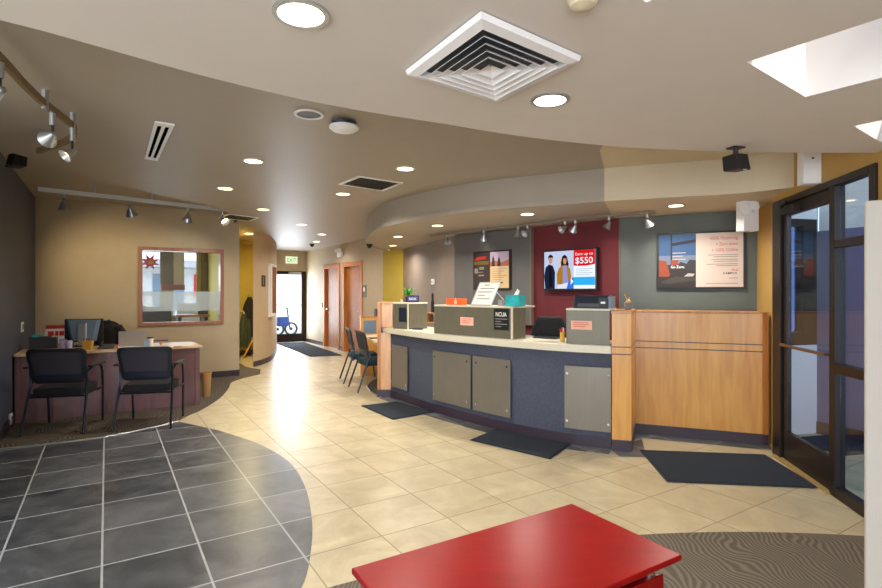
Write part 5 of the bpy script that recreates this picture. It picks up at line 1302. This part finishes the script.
# square air diffuser
D = [Vector(gp(x, y, Z_NEAR)[:2]) for x, y in ((405.5, 69.5), (481, 10), (581.5, 55), (497, 98.5))]
cD = sum(D, Vector((0, 0))) / 4
r = thing('air_diffuser', 'large square white louvred air diffuser in the pale ceiling', 'air vent', (cD.x, cD.y, Z_NEAR))
def sq(k): return [cD + (d - cD) * k for d in D]
def frustum(m, k0, z0, k1, z1):
    a, b = sq(k0), sq(k1)
    m.add([(p.x, p.y, z0) for p in a] + [(p.x, p.y, z1) for p in b], [(i, (i + 1) % 4, 4 + (i + 1) % 4, 4 + i) for i in range(4)])
m = MB(); frustum(m, 1.0, Z_NEAR - 0.003, 0.98, Z_NEAR - 0.022); frustum(m, 0.98, Z_NEAR - 0.022, 0.84, Z_NEAR - 0.03); frustum(m, 0.84, Z_NEAR - 0.03, 0.82, Z_NEAR - 0.004); m.build('frame', M['white'], r)
m = MB(); a = sq(0.86); m.add([(p.x, p.y, Z_NEAR - 0.002) for p in a], [(0, 1, 2, 3)]); m.build('duct_backing', M['dgrey'], r)
for k in (0.72, 0.58, 0.44, 0.30):
    m = MB(); frustum(m, k + 0.035, Z_NEAR - 0.035, k - 0.085, Z_NEAR - 0.012); frustum(m, k + 0.04, Z_NEAR - 0.038, k + 0.035, Z_NEAR - 0.035); m.build('louvre', M['white'], r)
m = MB(); frustum(m, 0.17, Z_NEAR - 0.035, 0.02, Z_NEAR - 0.012); m.build('centre_cone', M['white'], r)
# dark return grille
D = [Vector(gp(x, y, Z_FAR)[:2]) for x, y in ((337.9, 183.8), (358, 175.5), (403.3, 182.6), (383, 190.7))]
def grille(D, name, lab, slots=14):
    c = sum(D, Vector((0, 0))) / 4
    r = thing(name, lab, 'air vent', (c.x, c.y, Z_FAR))
    I = [c + (d - c) * 0.86 for d in D]
    m = MB(); vs = [(p.x, p.y, Z_FAR - 0.008) for p in D] + [(p.x, p.y, Z_FAR - 0.008) for p in I] + [(p.x, p.y, Z_FAR - 0.0005) for p in D]
    m.add(vs, [(i, (i + 1) % 4, 4 + (i + 1) % 4, 4 + i) for i in range(4)] + [(i, 8 + i, 8 + (i + 1) % 4, (i + 1) % 4) for i in range(4)]); m.build('frame', M['white'], r)
    m = MB(); m.add([(p.x, p.y, Z_FAR - 0.002) for p in I], [(0, 1, 2, 3)]); m.build('backing', M['void'], r)
    m = MB()
    for k in range(slots):
        t = (k + 0.5) / slots; a = I[0].lerp(I[3], t); b = I[1].lerp(I[2], t); d = (I[3] - I[0]) / slots * 0.32
        m.add([(a.x - d.x, a.y - d.y, Z_FAR - 0.007), (b.x - d.x, b.y - d.y, Z_FAR - 0.007), (b.x + d.x, b.y + d.y, Z_FAR - 0.003), (a.x + d.x, a.y + d.y, Z_FAR - 0.003)], [(0, 1, 2, 3)])
    m.build('slats', M['dgrey'], r)
grille(D, 'return_grille', 'dark rectangular return air grille in the raised taupe ceiling')
D = [Vector(gp(x, y, Z_FAR)[:2]) for x, y in ((218, 217.5), (228, 213.6), (259, 217.5), (250, 221))]
grille(D, 'return_grille', 'pale rectangular air grille above the hall opening', 8)
# two-slot linear diffuser
D = [Vector(gp(x, y, Z_FAR)[:2]) for x, y in ((144.6, 157.6), (154.8, 120.8), (174.6, 123.8), (157.5, 159.8))]
c = sum(D, Vector((0, 0))) / 4
r = thing('linear_diffuser', 'white two-slot linear air diffuser in the raised ceiling', 'air vent', (c.x, c.y, Z_FAR))
def bil(s, t): return D[0].lerp(D[3], s).lerp(D[1].lerp(D[2], s), t)
m = MB()
for s0, s1, t0, t1 in ((0, 0.18, 0, 1), (0.41, 0.58, 0, 1), (0.82, 1, 0, 1), (0.18, 0.41, 0, 0.06), (0.18, 0.41, 0.94, 1), (0.58, 0.82, 0, 0.06), (0.58, 0.82, 0.94, 1)):
    P = [bil(s0, t0), bil(s1, t0), bil(s1, t1), bil(s0, t1)]; m.prism([tuple(p) for p in P], Z_FAR - 0.012, Z_FAR - 0.0005)
m.build('frame', M['white'], r)
m = MB()
for s0, s1 in ((0.18, 0.41), (0.58, 0.82)):
    P = [bil(s0, 0.06), bil(s1, 0.06), bil(s1, 0.94), bil(s0, 0.94)]; m.add([(p.x, p.y, Z_FAR - 0.002) for p in P], [(0, 1, 2, 3)])
m.build('slots', M['void'], r)
# cream dome at top edge of the photo
p = gp(583, -2, Z_NEAR); m = MB(); m.lathe((p.x, p.y, Z_NEAR), [(0.012, -0.035), (0.035, -0.025), (0.045, -0.006), (0.045, 0.0)], 20); tag(m.build('ceiling_sensor', M['ceil_beige'], None, smooth=True), 'cream ceiling sensor dome between the diffuser and skylight', 'sensor')
# dome cameras
for x, y, z, lab in ((368, 246, Z_SOF - 0.0, 'small black dome camera under the curved soffit end'), (312, 246.5, Z_FAR, 'dark dome camera on the corridor ceiling before the exit sign')):
    p = gp(x, y - 2.5, z)
    if z == Z_SOF: p = Vector((-1.27, 9.3, z))
    r = thing('ceiling_dome_camera', lab, 'camera', (p.x, p.y, z))
    m = MB(); m.lathe((p.x, p.y, z), [(0.055, -0.02), (0.06, 0.0)], 18); m.build('base', M['dgrey'], r); m = MB(); m.lathe((p.x, p.y, z), [(0.008, -0.075), (0.03, -0.065), (0.045, -0.04), (0.05, -0.02)], 18); m.build('dome', M['black'], r, smooth=True)
# black loudspeakers
def speaker(p, zc, face, lab, w=0.09, h=0.1):
    r = thing('wall_speaker', lab, 'speaker', (p[0], p[1], zc))
    F = Fr((p[0] - 0.0, p[1]), ang=face); zt = p[2]
    m = MB(); m.box(F, -0.04, 0.04, -0.03, 0.03, zt - 0.008, zt); m.tube([F.p(0, 0, zt - 0.008), F.p(0, 0.0, zt - 0.06)], 0.014); m.build('bracket', M['black'], r)
    m = MB(); m.hexa([F.p(-w / 2, -0.07, zc - h / 2), F.p(w / 2, -0.07, zc - h / 2), F.p(w / 2, 0.05, zc - h / 2 + 0.01), F.p(-w / 2, 0.05, zc - h / 2 + 0.01)], [F.p(-w / 2, -0.045, zc + h / 2), F.p(w / 2, -0.045, zc + h / 2), F.p(w / 2, 0.06, zc + h / 2), F.p(-w / 2, 0.06, zc + h / 2)]); m.build('cabinet', M['black'], r, bevel=0.008)
    m = MB(); m.box(F, -0.012, 0.012, -0.071, -0.066, zc - 0.055, zc - 0.047); m.build('badge', M['silver'], r)
p = gp(724, 151.5, Z_NEAR); speaker((p.x + 0.02, p.y - 0.09, Z_NEAR), 2.175, 14, 'small black loudspeaker hanging from the pale ceiling edge above the wide poster')
speaker((-3.98, 4.93, Z_ALC), 2.65, -35, 'small black loudspeaker hanging near the charcoal wall top', 0.17, 0.13)
p = gp(760, 152.5, Z_FAR); m = MB(); m.lathe((2.55, 3.62, Z_FAR), [(0.05, -0.03), (0.06, 0)], 16); tag(m.build('ceiling_knockout', M['black']), 'dark round ceiling fitting behind the pale ceiling edge', 'ceiling fitting')
# white box over glazed door and emergency light under soffit
u0 = FDR.hit(797, 170, -0.12)[0]; u1 = FDR.hit(822, 170)[0]
r = thing('junction_box', 'white electrical box on the wall above the dark glazed door', 'electrical box', FDR.p(u0, -0.1, 2.24))
m = MB(); m.box(FDR, u0, u1, -0.12, -0.002, 2.215, 2.50); m.build('housing', M['white'], r, bevel=0.004)
m = MB(); m.lathe(Matrix.Translation(Vector(FDR.p(u1 + 0.001, -0.06, 2.40))) @ Matrix.Rotation(math.radians(90), 4, 'X'), [(0.008, -0.004), (0.008, 0.004)], 10); m.build('lock', M['dgrey'], r)
pE = Vector(((753 - CX) / FPX * 4.85, 4.85))
FE = Fr((pE.x - 0.1, pE.y + 0.02), ang=10)
r = thing('emergency_light', 'white twin-lamp emergency light under the soffit beside the wide poster', 'emergency light', (pE.x, pE.y, 2.0))
m = MB(); m.box(FE, 0.03, 0.19, 0.0, 0.1, 1.99, Z_SOF - 0.001); m.build('housing', M['white'], r, bevel=0.004)
for k, (du_, dz_) in enumerate(((-0.01, 2.20), (0.07, 2.235))):
    m = MB(); m.lathe(Matrix.Translation(Vector(FE.p(du_ + 0.03, -0.02, dz_ - 0.03))) @ Matrix.Rotation(math.radians(70), 4, 'X'), [(0.02, -0.05), (0.045, -0.01), (0.05, 0.035), (0.02, 0.04)], 14); m.build('lamp_head', M['white'], r, smooth=True)

# ------------------------------------------------------------------ track lighting
def head(p, az, tilt, lab, lit=False, drop=0.1, size=1.0, grp='silver track spotlights'):
    """p: point on rail; a stem drops to a swivelling cone head"""
    p = Vector(p)
    r = thing('track_spotlight', lab, 'spotlight', tuple(p), group=grp)
    m = MB(); m.tube([p, p - Vector((0, 0, drop * 0.55))], 0.016, 10); m.build('stem', M['silver'], r, smooth=True)
    e = p - Vector((0, 0, drop))
    m = MB(); m.tube([p - Vector((0, 0, drop * 0.55)), p - Vector((0, 0, drop * 0.8)), e], 0.007, 8); m.build('swivel', M['black'], r)
    Mx = Matrix.Translation(e) @ Matrix.Rotation(math.radians(az), 4, 'Z') @ Matrix.Rotation(math.radians(tilt), 4, 'X')
    s = size
    m = MB(); m.lathe(Mx, [(0.016 * s, 0.02), (0.022 * s, 0.0), (0.055 * s, -0.07 * s), (0.05 * s, -0.07 * s), (0.02 * s, -0.01)], 18, caps=False); m.lathe(Mx, [(0.0155 * s, 0.0199), (0.002, 0.024)], 18); m.build('shade', M['silver'], r, smooth=True)
    m = MB(); m.lathe(Mx, [(0.034 * s, -0.035 * s), (0.02 * s, -0.034 * s)], 14); m.build('bulb', M['lampwarm'] if lit else M['grey'], r)
    return e
# curved rail, left
zr = 2.50
rp = spline([tuple(gp(x, y, zr)[:2]) for x, y in ((-30, 30), (0, 58), (25, 85), (45, 104), (66, 120), (75, 130), (66, 141), (38, 151))], 6)
r = thing('track_rail', 'curved tan ceiling track hung on silver standoffs at left', 'track', (rp[10].x, rp[10].y, zr))
m = MB(); m.ribbon(offset(rp, 0.012), offset(rp, -0.012), zr - 0.02, zr + 0.02); m.build('rail', M['rail'], r)
for x, y in ((45, 104), (72, 125.5)):
    p = min(rp, key=lambda q: (CX + FPX * q.x / q.y - x) ** 2 + (CY - FPX * (zr - HC) / q.y - y) ** 2)
    m = MB(); m.tube([(p.x, p.y, zr - 0.03), (p.x, p.y, Z_FAR)], 0.018, 10); m.build('standoff', M['silver'], r, smooth=True)
def railpt(x, y): return min(rp, key=lambda q: (CX + FPX * q.x / q.y - x) ** 2 + (CY - FPX * (zr - HC) / q.y - y) ** 2)
q = railpt(53, 110); head((q.x, q.y, zr - 0.021), 60, 75, 'cone spotlight in the middle of the curved track', False, 0.13, 0.95)
q = railpt(72, 127); head((q.x, q.y, zr - 0.021), 150, 50, 'lit cone spotlight at the bend of the curved track', True, 0.15, 0.85)
q = railpt(0, 58); head((q.x, q.y, zr - 0.021), 80, 80, 'cone spotlight cut by the left edge of the photo', False, 0.13, 1.0)
# back track in the alcove
zb_ = 2.62
tp = [gp(38, 189, zb_), gp(95, 195, zb_), gp(152, 201.5, zb_), gp(204, 207.5, zb_), gp(224, 210, zb_)]
r = thing('track_rail', 'straight silver ceiling track across the alcove before the tan back wall', 'track', tuple(tp[2]))
rb = [Vector((p.x, p.y)) for p in tp]
m = MB(); m.ribbon(offset(rb, 0.012), offset(rb, -0.012), zb_ - 0.025, zb_ + 0.025); m.build('rail', M['railsilver'], r)
for p in tp[1:4]:
    m = MB(); m.tube([(p.x, p.y, zb_ - 0.03), (p.x, p.y, Z_ALC)], 0.012, 8); m.build('standoff', M['silver'], r)
spots = []
for x, lab, lit, az, ti in ((64, 'round spotlight at the left end of the alcove track', False, 0, 10), (130, 'spotlight in the middle of the alcove track', False, 0, 30), (188, 'spotlight right of the middle on the alcove track', False, 0, -20), (222.5, 'glaring lit spotlight at the right end of the alcove track', True, 60, -50)):
    tt = (x - CX) / FPX
    for a, b in zip(rb, rb[1:]):
        fa, fb = a.x - tt * a.y, b.x - tt * b.y
        if fa * fb <= 0: q = a.lerp(b, fa / (fa - fb)); break
    spots.append((head((q.x, q.y, zb_ - 0.026), az, ti, lab, lit, 0.1, 1.3), lit))
# teller track under the soffit
zt_ = 2.245
tb = spline([(-0.15, 7.75), (0.45, 7.05), (1.02, 6.45), (1.75, 5.72), (2.22, 5.43)], 8)
r = thing('track_rail', 'long silver ceiling track along the soffit behind the teller counter', 'track', (tb[12].x, tb[12].y, zt_))
m = MB(); m.ribbon(offset(tb, 0.012), offset(tb, -0.012), zt_ - 0.012, zt_ + 0.012); m.build('rail', M['taupe'], r)
m = MB()
for k in (2, 10, 18, 26): m.tube([(tb[k].x, tb[k].y, zt_), (tb[k].x, tb[k].y, Z_SOF)], 0.012, 8)
m.build('standoff', M['silver'], r)
tspots = []
for x, lab, az, ti, lit in ((447, 'teller track spotlight at its far end near the thermostat', 200, 40, False), (484, 'teller track spotlight above the smaller poster', 0, 30, False), (518, 'teller track spotlight left of the maroon wall, turned down', 30, 10, False), (527.5, 'teller track spotlight at the maroon wall edge, tilted', 120, 55, True),
                            (565, 'teller track spotlight above the television, tilted left', 110, 60, False), (575, 'teller track spotlight above the television, round face', 20, 40, True), (609, 'teller track spotlight above the right end of the television', 60, 30, True), (647, 'teller track spotlight above the left end of the wide poster', 300, 45, False)):
    tt = (x - CX) / FPX
    for a, b in zip(tb, tb[1:]):
        fa, fb = a.x - tt * a.y, b.x - tt * b.y
        if fa * fb <= 0: q = a.lerp(b, fa / (fa - fb)); break
    tspots.append(head((q.x, q.y, zt_ - 0.0125), az, ti, lab, False, 0.07, 0.9))

# ------------------------------------------------------------------ office behind the interior window
def opt(x, v): return FBK.p(FBK.hit(x, 300, v)[0], v, 0)
p = opt(188.5, 1.3); Fo = Fr((p[0] - 0.2, p[1]), ang=32)
r = thing('lounge_chair', 'white chair seen through the interior window', 'chair', (p[0], p[1], 0))
m = MB(); m.box(Fo, 0, 0.45, 0, 0.45, 0.42, 0.5); m.build('seat', M['white'], r, bevel=0.02); m = MB(); m.box(Fo, 0.02, 0.43, 0.4, 0.47, 0.5, 1.2); m.build('backrest', M['white'], r, bevel=0.03)
m = MB(); m.tube([Fo.p(0.22, 0.22, 0.0), Fo.p(0.22, 0.22, 0.42)], 0.03); m.lathe(Fo.p(0.22, 0.22, 0.0), [(0.24, 0), (0.24, 0.02), (0.05, 0.04)], 20); m.build('pedestal', M['silver'], r)
p = opt(155, 0.9); Fo = Fr((p[0] - 0.25, p[1]), ang=32)
r = thing('office_chair', 'dark blue office chair seen through the left of the interior window', 'chair', (p[0], p[1], 0))
m = MB(); m.box(Fo, 0, 0.48, 0, 0.07, 0.6, 1.16); m.build('backrest', M['navy'], r, bevel=0.03); m = MB(); m.box(Fo, 0, 0.48, 0.07, 0.5, 0.44, 0.52); m.build('seat', M['navy'], r, bevel=0.02); m = MB(); m.tube([Fo.p(0.24, 0.26, 0), Fo.p(0.24, 0.26, 0.44)], 0.03); m.lathe(Fo.p(0.24, 0.26, 0.0), [(0.28, 0), (0.28, 0.03), (0.05, 0.07)], 10); m.box(Fo, 0.2, 0.28, 0.02, 0.1, 0.42, 0.62); m.build('column', M['black'], r)
p = opt(206, 0.7); Fo = Fr((p[0] - 0.3, p[1] - 0.1), ang=32)
r = thing('office_table', 'brown office table seen at the bottom of the interior window', 'table', (p[0], p[1], 0))
m = MB(); m.box(Fo, -0.15, 0.38, 0, 0.5, 0.98, 1.02); m.build('tabletop', M['maple_dk'], r)
for u_ in (-0.12, 0.30): m = MB(); m.box(Fo, u_, u_ + 0.05, 0.05, 0.45, 0, 0.98); m.build('leg', M['dgrey'], r)
p = Fo.p(0.3, 0.2, 1.02); m = MB(); m.box(Fo, 0.2, 0.36, 0.1, 0.16, 1.021, 1.08); tag(m.build('desk_sign', M['black']), 'small black box on the office table behind the interior window', 'box')
# decal on the left office pane
u_, z_ = FBK.hit(150, 262, VO - 0.02)
r = thing('window_decal', 'red and pink starburst decal in the office street window', 'decal', FBK.p(u_, VO - 0.02, z_))
m = MB(); pts = [FBK.p(u_ + (0.19 if k % 2 else 0.09) * math.cos(k * math.pi / 8), VO - 0.02, z_ + (0.17 if k % 2 else 0.08) * math.sin(k * math.pi / 8)) for k in range(16)]
pts2 = [FBK.p(u_ + (0.19 if k % 2 else 0.09) * math.cos(k * math.pi / 8), VO - 0.01, z_ + (0.17 if k % 2 else 0.08) * math.sin(k * math.pi / 8)) for k in range(16)]
m.add(pts + pts2, [tuple(range(16)), tuple(range(16, 32))] + [(i, (i + 1) % 16, 16 + (i + 1) % 16, 16 + i) for i in range(16)]); m.build('star', mat('decal_pink', '#d84a6a', 0.6), r)
m = MB(); m.lathe(Matrix.Translation(Vector(FBK.p(u_ + 0.02, VO - 0.025, z_))) @ Matrix.Rotation(A_ANG, 4, 'Z') @ Matrix.Rotation(math.radians(90), 4, 'X'), [(0.05, -0.004), (0.05, 0.004)], 14); m.build('centre', M['cupyellow'], r)
# street outside
poly('ground_street', M['asphalt'], [[FBK.p(-12, VO + 0.16, 0)[:2], FBK.p(8, VO + 4.5, 0)[:2], FBK.p(8, 30, 0)[:2], FBK.p(-12, 30, 0)[:2]], ][:1], -0.25, -0.11)
def car(F, lab, mt, L_=4.2, z0=-0.1):
    r = thing('parked_car', lab, 'car', F.p(L_ / 2, 0.85, z0))
    pr = [(0.0, 0.35), (0.05, 0.9), (0.8, 1.1), (1.2, 1.7), (3.2, 1.75), (3.7, 1.2), (4.15, 1.0), (4.2, 0.35)]
    n = len(pr); m = MB(); vs = [F.p(a * L_ / 4.2, 0.0, z0 + b) for a, b in pr] + [F.p(a * L_ / 4.2, 1.7, z0 + b) for a, b in pr]
    m.add(vs, [tuple(range(n)), tuple(range(n, 2 * n))] + [(i, (i + 1) % n, n + (i + 1) % n, n + i) for i in range(n)]); m.build('body', mt, r, bevel=0.06)
    m = MB(); m.add([F.p(a * L_ / 4.2, -0.006, z0 + b) for a, b in ((1.05, 1.14), (1.3, 1.62), (3.1, 1.66), (3.5, 1.17))], [(0, 1, 2, 3)]); m.build('side_windows', M['dgrey'], r)
    for a in (0.85, 3.35):
        m = MB(); m.lathe(Matrix.Translation(Vector(F.p(a * L_ / 4.2, -0.01, z0 + 0.32))) @ Matrix.Rotation(math.atan2(F.u.y, F.u.x), 4, 'Z') @ Matrix.Rotation(math.radians(90), 4, 'X'), [(0.32, -0.2), (0.32, 0.02), (0.2, 0.03), (0.2, 0.02)], 20); m.build('wheel', M['black'], r)
car(Fr(FBK.p(-2.1, 7.0, 0), ang=32), 'pale silver car parked outside the left office street window', mat('car_pale', '#c9ced6', 0.3, 0.3))
car(Fr(FBK.p(2.95, 10.5, 0), ang=32), 'white car parked outside the right office street window', mat('car_white', '#e4e4e2', 0.3), 3.0)
Fb = Fr(FBK.p(-1.0, 16, 0), ang=32.5)
r = thing('street_building', 'pale shopfront building across the street', 'building', Fb.p(3, 0, -0.1))
m = MB(); m.box(Fb, 0, 6.6, 0, 1.5, -0.11, 4.6); m.build('walls', M['bldg'], r); m = MB(); m.box(Fb, 0, 6.6, -1.0, 0, 2.45, 2.75); m.build('canopy', M['grey'], r)
for k in range(4): m = MB(); m.box(Fb, 0.3 + 1.6 * k, 1.5 + 1.6 * k, -0.04, 0, 0.4, 2.2); m.build('shop_window', M['signred'] if k % 2 else M['bluegrey'], r)
# outside the distant entry door
poly('ground_sidewalk', M['asphalt'], [[FEN.p(-3, 0.13, 0)[:2], FEN.p(4, 0.13, 0)[:2], FEN.p(6, 9, 0)[:2], FEN.p(-8, 9, 0)[:2]]], -0.2, -0.01)
def ex(x, v): return FEN.hit(x, 300, v)[0]
v0 = 2.4
def ez(y): return FEN.hit(288, y, v0)[1]
r = thing('parked_scooter', 'blue two-wheeled scooter outside the distant glass door', 'scooter', FEN.p(ex(284, v0), v0, 0))
for x in (277.5, 291):
    c = Vector(FEN.p(ex(x, v0), v0, 0.215)); Mx = Matrix.Translation(c) @ Matrix.Rotation(math.atan2(FEN.u.y, FEN.u.x), 4, 'Z') @ Matrix.Rotation(math.radians(90), 4, 'X')
    m = MB(); m.lathe(Mx, [(0.16, -0.03), (0.22, -0.03), (0.22, 0.03), (0.16, 0.03), (0.16, -0.03)], 24, caps=False); m.lathe(Mx, [(0.05, -0.035), (0.05, 0.035)], 12); m.build('wheel', M['dgrey'], r, smooth=False)
ua_, ub_ = ex(277, v0), ex(290, v0)
m = MB(); m.prism([FEN.p(ua_, v0 - 0.1, 0)[:2], FEN.p(ub_ - 0.05, v0 - 0.1, 0)[:2], FEN.p(ub_ - 0.05, v0 + 0.1, 0)[:2], FEN.p(ua_, v0 + 0.1, 0)[:2]], 0.30, 0.62); m.build('body', mat('scooter_blue', '#2f62c0', 0.4), r, bevel=0.05)
m = MB(); m.tube([FEN.p(ub_, v0, 0.22), FEN.p(ub_ - 0.1, v0, 0.9)], 0.025); m.tube([FEN.p(ub_ - 0.1, v0 - 0.25, 0.9), FEN.p(ub_ - 0.1, v0 + 0.25, 0.9)], 0.018); m.build('handlebar', M['dgrey'], r)
Fx = Fr(FEN.p(2.3, 8.5, 0), ang=32.5)
r = thing('street_building', 'white shopfront with red sign band beyond the distant glass door', 'building', Fx.p(1.5, 0, 0))
m = MB(); m.box(Fx, 0, 3.2, 0, 0.7, -0.2, 4.2); m.build('walls', M['white'], r); m = MB(); m.box(Fx, 0, 3.2, -0.2, 0, 2.35, 2.75); m.build('sign_band', M['signred'], r)

# ------------------------------------------------------------------ light
def area(name, loc, direction, sx, sy, power, col=(1, 1, 1), shape='RECTANGLE', spread=180):
    l = bpy.data.lights.new(name, 'AREA'); l.shape = shape; l.size = sx
    if shape == 'RECTANGLE': l.size_y = sy
    l.energy = power; l.color = col; l.spread = math.radians(spread)
    o = bpy.data.objects.new(name, l); COL.objects.link(o); o.location = loc
    o.rotation_euler = Vector(direction).to_track_quat('-Z', 'Y').to_euler(); return o
def spot(name, loc, target, power, col, angle=60, blend=0.6, rad=0.03):
    l = bpy.data.lights.new(name, 'SPOT'); l.energy = power; l.color = col; l.spot_size = math.radians(angle); l.spot_blend = blend; l.shadow_soft_size = rad
    o = bpy.data.objects.new(name, l); COL.objects.link(o); o.location = loc
    o.rotation_euler = (Vector(target) - Vector(loc)).to_track_quat('-Z', 'Y').to_euler(); return o
WARM = (1.0, 0.92, 0.82); COOL = (0.86, 0.93, 1.0)
for k, (x, y, z, warm) in enumerate(lights):
    area('can_lamp', (x, y, z - 0.012), (0, 0, -1), 0.13, 0.13, 9.0 if z != Z_NEAR else 11.0, WARM if warm else (1, 0.93, 0.82), 'DISK', 150)
area('storefront_daylight', (-0.6, -3.3, 1.2), (0, 1, 0.02), 3.6, 1.9, 115, COOL)
area('porch_fill', (3.45, 3.4, 2.68), (0.25, 0.5, -1), 0.8, 1.6, 30, COOL)  # lamp added under the porch slab, standing in for daylight
pd = FEN.p((dl0 + dr0) / 2, -0.06, 1.1)
area('entry_daylight', pd, (-FEN.v.x, -FEN.v.y, -0.05), 0.8, 1.7, 38, (0.82, 0.9, 1.0))
pw_ = FBK.p((ou(140) + ou(160)) / 2, VO - 0.1, 1.5); area('office_daylight', pw_, (-UA.x, -UA.y, -0.1), 1.6, 1.0, 16, COOL)
area('hall_lamp', (hall_light[0], hall_light[1], Z_FAR - 0.015), (0, 0, -1), 0.15, 0.15, 26, (1, 0.82, 0.45), 'DISK', 170)
for e, lit in spots[:1]:
    spot('alcove_spot', e - Vector((0, 0, 0.09)), (e.x - 0.35, e.y + 1.4, 1.85), 45, (1, 0.78, 0.45), 70, 1.0)
spot('alcove_spot', spots[3][0] - Vector((0, 0, 0.09)), (-4.3, 8.4, 1.3), 14, WARM, 90)
for i, tgt in ((0, (-0.2, 9.0, 1.7)), (1, FGY.p(0.5, 0, 1.7)), (4, FR_.p(0.3, 0, 1.6)), (6, FR_.p(1.05, 0, 1.75)), (7, FG.p(0.5, 0, 1.7))):
    spot('teller_spot', tspots[i] - Vector((0, 0, 0.08)), tgt, 4, (1, 0.88, 0.75), 70)
spot('pilaster_spot', (-0.95, 9.9, 2.24), (-0.9, 10.6, 1.5), 5, (1, 0.85, 0.4), 100)
sun = bpy.data.lights.new('sun', 'SUN'); sun.energy = 3.0; sun.angle = math.radians(1.0); sun.color = (1, 0.96, 0.9)
so = bpy.data.objects.new('sun', sun); COL.objects.link(so); so.rotation_euler = Vector((UA.x * 0.64, UA.y * 0.64, -0.768)).to_track_quat('-Z', 'Y').to_euler()
w = bpy.data.worlds.new('sky'); bpy.context.scene.world = w; w.use_nodes = True
N = w.node_tree.nodes; L = w.node_tree.links
bg = N['Background']; tc = N.new('ShaderNodeTexCoord'); sx = N.new('ShaderNodeSeparateXYZ'); rp_ = N.new('ShaderNodeValToRGB')
L.new(tc.outputs['Generated'], sx.inputs[0]); L.new(sx.outputs['Z'], rp_.inputs['Fac']); L.new(rp_.outputs['Color'], bg.inputs['Color'])
rp_.color_ramp.elements[0].color = (0.9, 0.93, 1.0, 1); rp_.color_ramp.elements[1].color = (0.55, 0.72, 1.0, 1)
bg.inputs['Strength'].default_value = 2.0

# ------------------------------------------------------------------ camera
cam = bpy.data.cameras.new('camera'); cam.sensor_width = 36.0; cam.lens = FPX / 882 * 36.0; cam.shift_y = (CY - 294.0) / 882
cam.clip_start = 0.05; cam.clip_end = 200
co = bpy.data.objects.new('camera', cam); COL.objects.link(co); co.location = (0, 0, HC); co.rotation_euler = (math.radians(90), 0, 0)
sc = bpy.context.scene; sc.camera = co
sc.view_settings.view_transform = 'Standard'; sc.view_settings.look = 'None'; sc.view_settings.gamma = 1.0; sc.view_settings.use_curve_mapping = False
sc.view_settings.exposure = 0.74
sc.cycles.use_denoising = True
